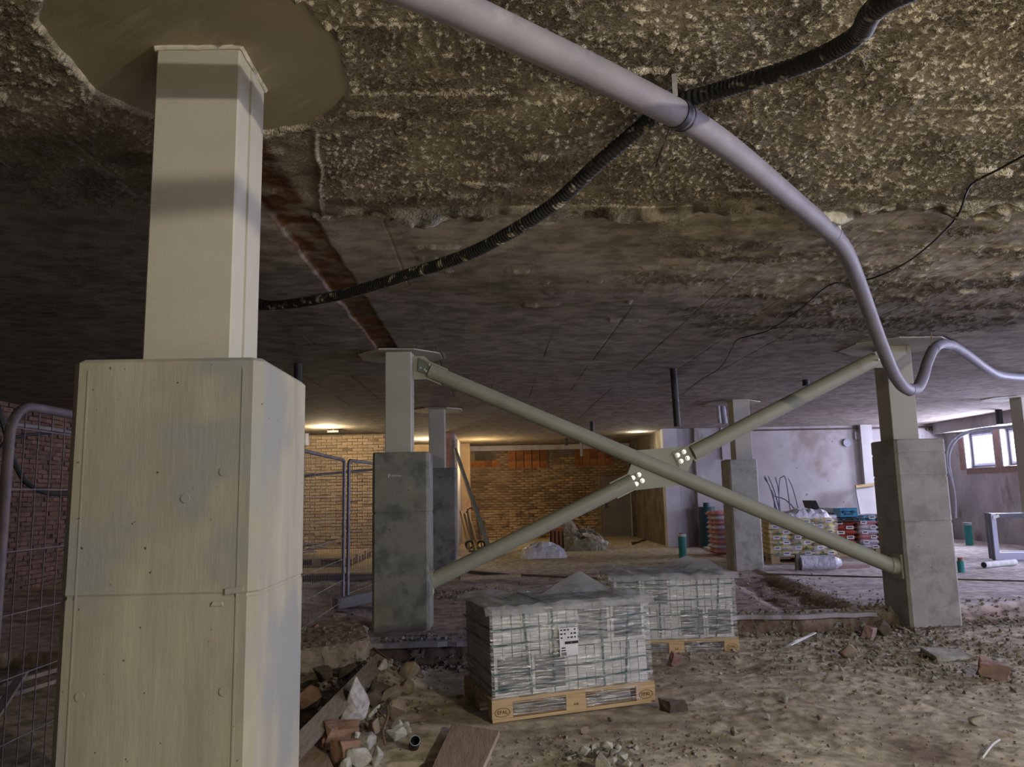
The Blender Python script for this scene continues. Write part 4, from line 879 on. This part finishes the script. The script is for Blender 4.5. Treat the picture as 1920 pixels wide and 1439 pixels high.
# gravel pile at the lower middle
for i, (px, py, s_) in enumerate(((1098, 1413, .12), (1137, 1399, .10), (1130, 1428, .16), (1152, 1414, .09), (1112, 1403, .07), (1167, 1420, .10), (1120, 1416, .09), (1192, 1402, .06), (1080, 1418, .06), (1147, 1430, .09), (1185, 1412, .08), (1175, 1432, .07), (1066, 1422, .05), (1160, 1402, .06))):
    put(rock(80+i, s_, s_*.8, s_*.75, M['rock']), 'gravel_stone', px, py, s_*.4, 'one of the pale angular stones piled at the bottom centre', 'stone', None, 'stones of the small pale pile')
# countless gravel
rg_ = random.Random(3); gvm = {'rock': MB(), 'rock_tan': MB()}
tet = []
for s in range(8):
    me = rock(200+s, 1, .85, .7, M['rock'], 9); tet.append(([tuple(v.co) for v in me.vertices], [tuple(p.vertices) for p in me.polygons])); bpy.data.meshes.remove(me)
def sprinkle(n, fx, fy, s0, s1, acc=None, lift=.2, dark=.5):
    for _ in range(n):
        x, y = fx(), fy()
        if acc and not acc(x, y): continue
        s = s0+(s1-s0)*rg_.random()**2.2; vs, fs = tet[rg_.randrange(8)]; R = Matrix.Rotation(rg_.uniform(0, 6.3), 3, 'Z') @ Matrix.Rotation(rg_.uniform(-.5, .5), 3, 'X')
        c = Vector((x, y, gz(x, y)+s*lift)); gvm['rock' if rg_.random() > dark else 'rock_tan'].add([R @ (Vector(v)*s)+c for v in vs], fs)
U = rg_.uniform; G = rg_.gauss
out1 = lambda x, y: not (-.75 < x < 2.45 and 5.35 < y < 8.4 and y < 7.3+.3*x and y > 5.3+.1*x and x < 1.25) and y > 3.5
sprinkle(900, lambda: G(3.6, .95), lambda: G(7.3, .6), .02, .085, lambda x, y: 1.2 < x < 6.5 and 5.5 < y < 8.9, dark=.35)
sprinkle(700, lambda: U(3.2, 6.2), lambda: U(5.8, 8.6), .015, .07, dark=.35)
sprinkle(1100, lambda: U(-.3, 5), lambda: U(3.7, 7.6), .010, .04, out1, dark=.5)
sprinkle(260, lambda: G(.75, .45), lambda: G(4.75, .22), .012, .045, lambda x, y: y > 4.2 and y < 5.35, dark=.3)
sprinkle(450, lambda: U(-1.3, .1), lambda: U(7.0, 8.0), .02, .09, lambda x, y: not (-1.3 < x < -.65 and y > 8.2), dark=.6)
sprinkle(420, lambda: U(1.8, 4.4), lambda: U(8.1, 8.9), .03, .12, dark=.5)
sprinkle(500, lambda: U(-2.4, 4.3), lambda: U(8.9, 13.0), .015, .06, dark=.6)
sprinkle(500, lambda: G(-1.1, .3), lambda: G(6.1, .5), .02, .08, lambda x, y: x > -1.9, dark=.7)
sprinkle(260, lambda: G(-.3, .35), lambda: G(11.2, .35), .02, .09, dark=.4)
sprinkle(300, lambda: G(4.2, .35), lambda: U(8.9, 12.6), .02, .06, dark=.6)
sprinkle(2600, lambda: U(-.6, 5.2), lambda: U(3.5, 8.2), .006, .022, out1, dark=.45)
sprinkle(260, lambda: U(2.5, 4.3), lambda: G(8.68, .07), .03, .12, dark=.6)
sprinkle(220, lambda: U(-1.3, .0), lambda: G(7.58, .06), .03, .10, dark=.6)
sprinkle(500, lambda: U(4.9, 7.6), lambda: G(8.75, .3), .02, .08, dark=.5)
sprinkle(120, lambda: U(4.0, 4.5), lambda: G(8.5, .25), .03, .10, dark=.6)
sprinkle(160, lambda: U(-2.1, -1.3), lambda: U(7.2, 8.2), .02, .06, dark=.6, lift=2.2)
for k, mb in gvm.items():
    o = mb.build('gravel', M[k], None, fix=False); tag(o, {'rock': 'pale grey gravel scattered over the earth floor', 'rock_tan': 'brown gravel scattered over the earth floor'}[k], 'gravel', None, 'stuff')
# ------------------------------------------------------------------ timbers and boards of the foreground
def board(name, a, b, wd, th, mt, lb, cat='board', up=(0, 0, 1), ends=0):
    a, b = Vector(a), Vector(b); o = MB().beam((0, 0, 0), b-a, wd, th, up).build(name, M[mt]); o.location = a
    return tag(o, lb, cat)
board('long_timber', at(545, 1416, y=4.45), at(716, 1236, y=6.2), .11, .035, 'oldwood', 'long grey-brown timber lying up the left rubble heap', 'timber', (.5, -.3, 1))
board('thin_lath', at(624, 1322, y=5.6), at(690, 1255, y=6.45), .03, .03, 'oldwood', 'thin lath under the long timber on the heap', 'lath')
board('thin_lath', at(686, 1264, y=6.35), at(716, 1296, y=6.0), .04, .025, 'oldwood', 'short crossed lath on top of the mound', 'lath')
board('rebar_bar', at(700, 1216, y=6.9), at(745, 1250, y=6.6), .016, .016, 'rust', 'dark bent rod sticking out of the mound', 'rod')
tag(MB().tube(smoothpath([at(722, 1397, z=.04), at(718, 1372, z=.10), at(727, 1345, z=.16), at(726, 1325, z=.2)], 5), .008, 6).build('bent_rod', M['rust'], None, True), 'rusty bent rod rising in front of the tan block', 'rod')
tag(MB().tube(smoothpath([at(708, 1330, z=.12), at(727, 1350, z=.08), at(760, 1352, z=.07), at(800, 1350, z=.03)], 5), .006, 6).build('bent_rod', M['rust'], None, True), 'thin dark wire looping over the heap stones', 'wire')
def flat(name, quad, th, mt, lb, cat='board', z=None):
    q = [at(*p[:2], z=p[2]) for p in quad]; c = sum(q, Vector())/len(q); o = MB().prism([v-c for v in q], (0, 0, -th)).build(name, M[mt], bevel=.003); o.location = c; return tag(o, lb, cat)
flat('wide_board', [(546, 1376, .07), (592, 1360, .07), (634, 1460, .05), (560, 1470, .05)], .035, 'plank', 'wide pale board at bottom left beside the big column')
flat('wide_board', [(848, 1356, .055), (937, 1371, .055), (893, 1470, .06), (795, 1470, .06)], .03, 'plank', 'wide tan board lying in front of the near pallet')
p = at(775, 1414, z=-.02); t = MB().tube([(0, 0, 0), (.008, .0, .075)], .032, 18, cap=False); t.tube([(0, 0, .0), (.008, 0, .074)], .028, 18, cap=False).tube([(0, 0, .0), (0, 0, .002)], .028, 18)
o = t.build('drain_stub', M['black'], None, True, fix=False); o.location = (p.x, p.y+.02, gz(p.x, p.y)+.02); o.rotation_euler = (math.radians(50), 0, .1); MB().tube([(.0085+.030*math.cos(a*math.pi/12), .030*math.sin(a*math.pi/12), .076) for a in range(25)], .0025, 6).build('rim', M['greypipe'], o, True)
tag(o, 'black drain pipe end standing in the small dark pit', 'pipe')
tag(MB().tube(smoothpath([at(1842, 1422, z=.02), at(1852, 1408, z=.03), at(1862, 1396, z=.03), at(1874, 1388, z=.03)], 4), .006, 6).tube([at(1852, 1408, z=.03), at(1866, 1416, z=.02)], .003, 5).build('white_twig', M['chalk'], None, True), 'white twig lying on the floor at lower right', 'twig')
o = MB().beam(at(1481, 1210, z=.05), at(1528, 1187, z=.05), .03, .012).beam(at(1489, 1203, z=.06), at(1523, 1190, z=.06), .02, .01).build('white_strip', M['chalk']); tag(o, 'white plastic strips lying on the floor behind pallets', 'strip')
# broken slab chunk under the fence
o = MB(); q = [at(548, 1180, z=.24), at(640, 1165, z=.24), at(684, 1170, z=.24), at(694, 1196, z=.22), at(676, 1206, z=.20), at(610, 1215, z=.2), at(548, 1222, z=.2)]; c = sum(q, Vector())/len(q)
o = MB().prism([v-c for v in q], (0, 0, -.22)).build('broken_slab', M['rock_tan'], bevel=.03); o.location = c; rough_up(o, .011); tag(o, 'big broken floor slab with a rough pale end beside fence', 'slab')
put(rock(301, .3, .22, .2, M['rock_gran']), 'slab_lump', 672, 1188, .14, 'lavender grey broken end lump of the slab', 'stone')
put(brickbit(49, .08, .06, .05, M['rock_red']), 'brick_fragment', 589, 1178, .27, 'small orange brick chip on top of the broken slab', 'brick')
# ------------------------------------------------------------------ left bay: pallets with steel frames
def bare_pallet(lb, x, y, z, rz):
    t = thing('flat_pallet', lb, 'pallet', (x, y, z), rz, 'stacked bare pallets in left bay'); t.scale = (1, 1, 1)
    base = pallet(t, 'pallet_core', False); return t
for i, (x, y, z, rz, lb) in enumerate(((-3.86, 14.5, .292, .02, 'front pallet of the bare row seen through the fence'), (-3.84, 15.34, .292, .01, 'middle pallet of the bare row seen through the fence'), (-3.82, 16.18, .292, .02, 'rear pallet of the bare row seen through the fence'), (-5.1, 15.0, .292, .0, 'pallet left of the bare row, half hidden by the big column'), (-5.1, 15.85, .292, .0, 'rear left pallet of the bare row near brick wall'))):
    bare_pallet(lb, x, y, z, rz)
o = MB().box((0, 0, 0), (3.3, 3.8, .03)).build('sheet_board', M['wood']); o.location = (-3.5, 15.1, .272); tag(o, 'large pale plywood sheet carrying the bare pallets', 'board')
for i, y in enumerate((13.4, 14.4, 15.6, 16.8)): o = MB().box((0, 0, 0), (3.2, .09, .16)).build('bearer', M['oldwood']); o.location = (-3.5, y, .178); tag(o, ['front', 'second', 'third', 'rear'][i]+' dark bearer under the plywood sheet', 'timber')
fr = random.Random(9)
for i in range(16):
    x = fr.uniform(-4.05, -3.4); y = fr.uniform(14.9, 15.7); a = fr.uniform(0, 3.14); L = fr.uniform(.3, .55); z = .46+i*.014
    
    d = Vector((math.cos(a), math.sin(a), fr.uniform(-.15, .15)))*L/2; n = Vector((-d.y, d.x, 0)).normalized()*.07; c = Vector((x, y, z))
    o = MB().tube([c-d+n, c+d+n, c+d-n, c-d-n, c-d+n], .011, 5).build('steel_bracket', M['galv'], None); tag(o, 'bent grey steel bracket in the pile on left bay pallets', 'bracket', 'pile of steel brackets')
board('standing_rod', at(556, 1042, y=18.8), at(558, 960, y=18.8), .04, .04, 'rebar', 'dark rod standing against the left brick wall', 'rod', (0, 1, 0))
# ------------------------------------------------------------------ middle bay clutter
bm_ = MB().beam(at(853, 842, y=18.9), at(916, 1026, y=16.6), .07, .07); tag(bm_.build('leaning_beam', M['dsteel']), 'long dark beam leaning diagonally left of the ochre brick wall', 'beam')
for i, (a, b, c, d) in enumerate(((864, 960, 880, 1030), (872, 965, 889, 1030), (880, 972, 896, 1028))):
    tag(MB().tube([at(a, b, y=19.2), at(c, d, y=17.4)], .035, 8).build('brass_tube', M['brass'], None, True), ['left', 'middle', 'right'][i]+' one of three brownish tubes leaning by the partition', 'tube')
t = thing('sack_truck', 'rusty sack truck standing behind the leaning beam', 'hand truck', tuple(at(895, 1030, y=17.6)))
for x in (876, 892): MB().tube(smoothpath([at(x, 955, y=18.2), at(x+4, 985, y=18.0), at(x+12, 1028, y=17.6)], 4), .018, 8).build('upright_tube', M['rust'], t, True, world=True)
MB().tube(smoothpath([at(874, 962, y=18.2), at(880, 954, y=18.2), at(893, 953, y=18.2), at(898, 962, y=18.2)], 4), .016, 8).build('handle', M['rust'], t, True, world=True)
for x in (880, 902):
    p = at(x, 1022, y=17.6); MB().tube([(p.x+.08*math.cos(a*math.pi/8), p.y+.05*math.sin(a), p.z+.08*math.sin(a*math.pi/8)) for a in range(17)], .025, 8).build('wheel', M['black'], t, True, world=True)
MB().box(at(896, 1034, y=17.5), (.4, .3, .02)).build('toe_plate', M['rust'], t, world=True)
def blanket(name, c, sx, sy, h, mt, lb, cat, k, amp=.25, sharp=1.2, n=34):
    if mt == 'whitefilm': n = 15
    vs = []
    for j in range(n+1):
        for i in range(n+1):
            u = 2*i/n-1; v = 2*j/n-1; r = (abs(u)**3+abs(v)**3)**(1/3)
            z = h*max(0, 1-r**3)**.6*(1+amp*(float(vn(u, v, .5, k))-.5)*2)+h*(.35 if mt != 'whitefilm' else .9)*amp*float(vn(u, v, .13, k+1))
            z = min(max(0, z), h*1.5) if r < .98 else -.02
            vs.append((u*sx/2*(1+.1*float(vn(u, v, .4, k+2))), v*sy/2, z))
    W = n+1; o = MB().add(vs, [(j*W+i, j*W+i+1, (j+1)*W+i+1, (j+1)*W+i) for j in range(n) for i in range(n)]).build(name, M[mt], None, False); o.location = c; return tag(o, lb, cat)
p = at(1021, 1048, z=.13); blanket('plastic_covered_heap', (p.x, p.y+.35, .12), 1.0, .8, .24, 'whitefilm', 'crumpled white plastic sheet covering something on the floor', 'sheet', 2, .45)
p = at(1092, 1033, z=.13); blanket('debris_pile', (p.x, p.y+.6, .10), 1.35, 1.6, .50, 'net', 'olive pile of netting and rubbish beside the clay block', 'pile', 5, .7)
db = MB(); r_ = random.Random(4)
for _ in range(260):
    u, v = r_.uniform(-.9, .9), r_.uniform(-.95, .5); hh = .5*max(0, 1-(abs(u)**3+abs(v)**3))**.6
    db.box((p.x+u*.62, p.y+.6+v*.75, .12+hh*r_.uniform(.75, 1.08)), (r_.uniform(.03, .12), r_.uniform(.02, .08), .015), R=Matrix.Rotation(r_.uniform(-1, 1), 3, 'X') @ Matrix.Rotation(r_.uniform(0, 3), 3, 'Z'))
o = db.build('debris_scraps', M['net'], None, fix=False); tag(o, 'loose olive scraps strewn over the rubbish pile', 'scraps', None, 'stuff')
pts = smoothpath([at(1094, 1002, y=18.6), at(1110, 1006, y=18.3), at(1125, 1014, y=18.0), at(1140, 1020, y=18)], 5)
tag(MB().tube(pts, .05, 7, rf=lambda i: .03+.03*((i*7) % 3)/2).build('plastic_strip', M['whitefilm'], None, True), 'twisted white plastic strip on the back of rubbish pile', 'sheet')
p = at(1043, 1000, y=17.6); t = thing('hollow_clay_block', 'orange hollow clay block beside the plastic covered heap', 'block', (p.x, 17.6, .14)); t.scale = (1.1, 1.1, 1.4)
for x in (-.12, -.04, .04, .12): MB().box((x, 0, .2), (.02, .28, .40)).build('web', M['clay'], t)
for y in (-.13, .0, .13): MB().box((0, y, .2), (.26, .02, .398)).build('shell', M['clay'], t)
MB().box((0, 0, .42), (.29, .3, .05)).build('top_face', M['clay'], t)
p0 = at(1281, 1056, z=.13); o = MB().tube([(0, 0, -.05), (0, 0, .52)], .075, 20).build('teal_pipe', M['teal'], None, True); o.location = (p0.x, p0.y, gz(p0.x, p0.y)); tag(o, 'teal capped pipe standing upright in the middle floor', 'pipe')
MB().tube([(0, 0, .50), (0, 0, .545)], .082, 20).build('end_cap', M['chalk'], o, True); MB().box((-.02, 0, .556), (.06, .03, .02)).build('cap_lug', M['rock_red'], o)
p = at(1331, 1028, y=19.3); o = MB().tube([(0, 0, 0), (0, 0, 1.0)], .2, 18).tube([(0, 0, .98), (0, 0, 1.1)], .08, 12).build('blue_barrel', M['cyandark'], None, True); o.location = (p.x, 19.4, .12); tag(o, 'dark blue barrel standing in the doorway shadow', 'barrel')
flat('dark_mat', [(1183, 1018, .14), (1212, 1010, .14), (1212, 1014, .14), (1186, 1022, .14)], .02, 'black', 'thin dark board lying before the door of middle bay')
# planks and plaster debris between columns
board('floor_plank', at(862, 1085, z=.2), at(975, 1080, z=.2), .14, .05, 'plank', 'tan plank lying behind the lower brace tube', 'plank')
board('floor_plank', at(880, 1072, z=.16), at(962, 1079, z=.16), .10, .04, 'oldwood', 'grey plank behind the tan one', 'plank')
board('floor_plank', at(975, 1078, z=.15), at(1140, 1086, z=.15), .05, .03, 'oldwood', 'long thin lath lying flat across the middle floor', 'plank')
# ------------------------------------------------------------------ bags and pallets at the right
def bagmesh(L, Wd, Hh, mt, k):
    nx, ny = 8, 5; vs = []; 
    for s in (1, -1):
        for j in range(ny+1):
            for i in range(nx+1):
                u = 2*i/nx-1; v = 2*j/ny-1; e = (1-u**8)*(1-v**8); vs.append((u*L/2, v*Wd/2, s*Hh/2*(e**.5)*(1+.06*(float(vn(u, v, .4, k))-.5))))
    W = nx+1; n = (nx+1)*(ny+1); fs = []
    for j in range(ny):
        for i in range(nx): a = j*W+i; fs += [(a, a+1, a+W+1, a+W), (n+a+W, n+a+W+1, n+a+1, n+a)]
    me = MB().add(vs, fs).mesh('paper_bag', fix=False); me.materials.append(mt); shade(me, 60); return me
ORD = ['bottom', 'second', 'third', 'fourth', 'fifth', 'sixth', 'seventh', 'eighth', 'ninth']
def bagstack(x0, y0, z0, rz, nl, nf, nd, L, Wd, Hh, mats, name, label, group, cat='bag', deco=None):
    R = Matrix.Rotation(rz, 3, 'Z'); ms = [bagmesh(L, Wd, Hh*1.08, M[m_], i) for i, m_ in enumerate(mats)]
    for l in range(nl):
        for i in range(nf):
            for j in range(nd):
                p = R @ Vector(((i+.5)*L*.97+random.uniform(-.015, .015), (j+.5)*Wd*.97+random.uniform(-.012, .012), 0)); mi = (i+l) % len(ms) if deco != 'col' else min(i, len(ms)-1)
                o = inst(name, ms[mi], (x0+p.x, y0+p.y, z0+(l+.5)*Hh), None, (0, 0, rz)); tag(o, ORD[l]+' layer from the floor, '+['left', 'middle', 'right'][i if nf == 3 else i*2]+' bag of the '+['front', 'rear'][j]+' row, '+(label if not callable(label) else label(mi)), cat, group)
                if j == 0 and deco:
                    lab = MB().box((-L*.22 if l % 2 else L*.2, -Wd/2-.004, 0), (L*.3, .012, Hh*.62)).build('printed_panel', M['paper'], o)
                    MB().box((-L*.22 if l % 2 else L*.2, -Wd/2-.011, .004), (L*.2, .003, Hh*.22)).build('print_line', M['ink'], lab)
                    if deco == 'tri':
                        q = L*.14 if l % 2 else -L*.16; MB().prism([(q-.05, -Wd/2-.012, -Hh*.4), (q+.05, -Wd/2-.012, -Hh*.4), (q, -Wd/2-.012, Hh*.42)], (0, .01, 0)).build('green_triangle', M['green'], o)
yb = thing('bag_pallet', 'grey wooden pallet under the yellow bags', 'pallet', (5.02, 14.2, .17), math.radians(-6)); pallet(yb, 'pallet_core', False)
bagstack(5.02, 14.2, .31, math.radians(-6), 7, 3, 2, .40, .40, .095, ['yellow'], 'yellow_bag', 'yellow', 'yellow bags on the pallet', deco='tri')
vsb = bumpy_shell(-.02, 1.2, -.03, .82, .0, .70, .03, 3).build('bag_wrap', film('bag_film', (.7, .72, .78), .86, milk=.06, bs=6), None, True); vsb.location = (5.02, 14.2, .31); vsb.rotation_euler = (0, 0, math.radians(-6)); tag(vsb, 'clear plastic wrap around the yellow bags', 'plastic wrap')
blanket('plastic_cover', (5.75, 14.6, .98), 1.0, .75, .12, 'whitefilm', 'white plastic bunched on top of the yellow bags', 'sheet', 6, .5)
rb = thing('bag_pallet', 'brown wooden pallet under the red and white bags', 'pallet', (6.25, 15.4, .17), math.radians(-4)); pallet(rb, 'pallet_core', False)
bagstack(6.22, 15.35, .31, math.radians(-4), 7, 2, 2, .47, .40, .095, ['red'], 'red_bag', 'red beside yellow', 'red bags', deco='lab')
rb = thing('bag_pallet', 'wooden pallet hidden under the white bags', 'pallet', (7.48, 15.3, .17), math.radians(-4)); pallet(rb, 'pallet_core', False)
bagstack(7.17, 15.28, .31, math.radians(-4), 7, 3, 2, .40, .40, .095, ['white', 'white', 'pinkbag'], 'white_bag', lambda mi: ['white', 'white', 'pink'][mi], 'white and pink bags', deco='lab')
bagstack(4.72, 16.6, .17, 0, 9, 1, 2, .5, .40, .10, ['pinkbag', 'white'], 'maroon_bag', 'behind far column', 'bags by the far column')
def case(name, px0, py0, px1, py1, y, d, mt, mt2, lb):
    a, b = at(px0, py1, y=y), at(px1, py0, y=y); w_ = b.x-a.x; h_ = b.z-a.z; t = thing(name, lb, 'tool case', (a.x, y, a.z))
    MB().box((w_/2, d/2, h_*.3), (w_, d, h_*.6)).build('lower_shell', M[mt], t, bevel=.01); MB().box((w_/2, d/2, h_*.81), (w_, d, h_*.37)).build('lid', M[mt], t, bevel=.01)
    MB().box((w_*.15, -.008, h_*.5), (w_*.28, .02, h_*.92)).build('side_panel', M[mt2], t)
    for q in (.45, .8): MB().box((w_*q, -.012, h_*.6), (.05, .02, h_*.3)).build('latch', M['cyandark'], t)
    MB().box((w_*.62, -.02, h_*.35), (w_*.3, .03, h_*.12)).build('handle', M['black'], t)
case('blue_case', 1562, 953, 1608, 971, 15.2, .35, 'cyan', 'cyandark', 'larger blue tool case on top of a black one')
case('black_case', 1557, 971, 1612, 980, 15.15, .4, 'black', 'black', 'flat black tool case below the blue one')
case('blue_case', 1610, 966, 1641, 979, 15.3, .35, 'cyan', 'cyandark', 'smaller blue tool case at the right on white bags')
t = thing('open_case', 'open black tool case with its lid up on the bags', 'tool case', tuple(at(1540, 964, y=15.3)))
a, b, c = at(1518, 939, y=15.6), at(1531, 939, y=15.6), at(1540, 962, y=15.3)
MB().prism([at(1517, 939, y=15.6), at(1530, 939, y=15.6), at(1541, 962, y=15.4), at(1526, 964, y=15.4)], (0, .35, 0)).build('lid', M['black'], t, world=True)
MB().box(at(1545, 961, y=15.4), (.36, .4, .09)).build('tray', M['black'], t, world=True); MB().box(at(1549, 957, y=15.3), (.2, .2, .07), j=.02).build('tools', M['dsteel'], t, world=True)
board('flat_strip', at(1502, 964, y=15.0), at(1527, 963, y=15.1), .2, .03, 'black', 'thin black slab lying at the left of open case', 'strip')
board('white_board', at(1530, 969, y=15.2), at(1562, 968, y=15.2), .3, .05, 'framewht', 'stack of thin white boards under the open case', 'board')
# rods leaning on the wall
for i, (a, b, c, d) in enumerate(((1434, 893, 1466, 962), (1440, 893, 1468, 964), (1454, 896, 1463, 960), (1463, 896, 1462, 945), (1433, 896, 1460, 950), (1464, 896, 1478, 900), (1478, 898, 1502, 945), (1450, 930, 1515, 962), (1447, 920, 1452, 958))):
    tag(MB().tube(smoothpath([at(a, b, y=19.3), at((a+c)/2+(i % 3-1)*2, (b+d)/2, y=18), at(c+(c-a)*.4, d+70, y=16.35)], 4), .012, 5).build('leaning_rod', M['rebar'], None, True), 'thin dark rod leaning in the bundle behind yellow bags', 'rod', 'bundle of thin rods')
# leaning panel
q = [at(1604, 913, y=19.4), at(1645, 908, y=19.4), at(1655, 1040, y=18.0), at(1627, 1040, y=18.0)]; c = sum(q, Vector())/4
o = MB().prism([v-c for v in q], (0, .04, 0)).build('leaning_sheet', M['plaster_wht']); o.location = c; tag(o, 'pale lined panel leaning against the wall behind bags', 'panel')
MB().beam(at(1604, 913, y=19.3)-c, at(1645, 908, y=19.3)-c, .06, .07).build('top_batten', M['wood'], o)
# wrapped roll, crate post and board in front of yellow bags
a, b = at(1500, 1057, z=.27), at(1563, 1056, z=.27)
o = MB().tube(smoothpath([a, a.lerp(b, .3), a.lerp(b, .7), b], 4), .13, 14).build('wrapped_roll', M['whitefilm'], None, True); tag(o, 'plastic wrapped grey roll lying before the bag pallets', 'roll')
MB().tube([b, b+(b-a).normalized()*.12], .1, 12, rf=lambda i: .12-.06*i).build('film_tail', M['whitefilm'], o, True)
board('upright_batten', at(1496, 1069, z=.17), at(1495, 1039, y=at(1496, 1069, z=.17).y), .07, .05, 'oldwood', 'short upright batten left of the wrapped roll', 'batten', (0, 1, 0))
board('floor_batten', at(1502, 1067, z=.19), at(1630, 1062, z=.19), .05, .05, 'redbrick', 'long reddish batten lying in front of the roll', 'batten')
# right corner: hoses, stub, tube, window frames
for i, dz in enumerate((0, .09)):
    pl = [at(1758, 972, y=15.5), at(1748+i*5, 940, y=15.5), at(1742+i*5, 880, y=15.5), at(1777+i*3, 838-i*2, y=15.6), at(1795, 825-i*3, y=15.7), at(1830, 812-i*3, y=15.9), at(1900, 803-i*3, y=16.0), at(1990, 795-i*3, y=16.2)]
    pl = [at(1792, 972, y=16.5), at(1790, 925, y=16.5), at(1776+i*4, 870, y=16.4), at(1779+i*5, 836+i*4, y=16.4), at(1797+i*3, 817+i*3, y=16.4), at(1830, 806+i*2, y=16.3), at(1880, 801+i*2, y=16.0), at(1960, 796+i*2, y=15.4)]
    tag(MB().tube(smoothpath(pl, 8), .022, 8).build('arched_conduit', M['greypipe'], None, True), ['outer', 'inner'][i]+' grey conduit arching before the right windows', 'conduit')
p = at(1817, 1014, y=17.6); o = MB().tube([(0, 0, -.1), (0, 0, .38)], .08, 16).build('corner_pipe', M['teal'], None, True); o.location = p; tag(o, 'teal-grey pipe end standing in the back right corner', 'pipe'); MB().tube([(0, 0, .34), (0, 0, .4)], .09, 16).build('socket', M['greypipe'], o, True)
p = at(1801, 1058, y=12.2); o = MB().tube([(0, 0, -.05), (0, 0, .16)], .05, 14).build('spray_can', M['teal'], None, True); o.location = (p.x, p.y, .18); tag(o, 'small teal can with orange cap right of the banded column', 'can'); MB().tube([(0, 0, .16), (0, 0, .21)], .035, 12).build('cap', M['rock_red'], o, True)
a = at(1845, 1060, z=.22); o = MB().tube([a, a+Vector((.75, .35, 0))], .05, 14).build('white_tube', M['chalk'], None, True); tag(o, 'white tube lying before the window frames', 'tube'); MB().tube([a-Vector((.01, .004, 0)), a+Vector((.004, .002, 0))], .045, 14).build('tube_mouth', M['black'], o)
t = thing('window_frame_stack', 'blue-white window frames standing on the floor at right edge', 'window frame', tuple(at(1863, 1053, z=.17)))
def wframe(px, y, dx, nm):
    a = at(px, 1053, z=.17); x0 = a.x+dx; y0 = a.y+y; wd = 1.6; hh = .80; z0 = .2; R_ = Matrix.Rotation(math.radians(-8), 3, 'Z')
    def bx(c, d): 
        m_ = MB().box((0, 0, 0), d); m_.v = [tuple(R_ @ (Vector(v)+Vector(c))+Vector((x0, y0, z0))) for v in m_.v]; return m_
    bx((0.04, 0, hh/2), (.08, .09, hh)).build(nm, M['framewht'], t, world=True); bx((wd-.04, 0, hh/2), (.08, .09, hh)).build(nm, M['framewht'], t, world=True)
    bx((wd/2, 0, .06), (wd-.16, .09, .12)).build('bottom_rail', M['framewht'], t, world=True); bx((wd/2, 0, hh-.04), (wd-.16, .09, .08)).build('top_rail', M['frame'], t, world=True)
    bx((-.005, 0, hh/2), (.015, .1, hh+.02)).build('seal_strip', M['frame'], t, world=True)
wframe(1865, 0, 0, 'frame_post'); wframe(1865, .28, .12, 'frame_post')
MB().box(at(1864, 969, y=at(1865, 1053, z=.17).y), (.12, .1, .05), j=.02).build('foam_corner', M['chalk'], t, world=True)
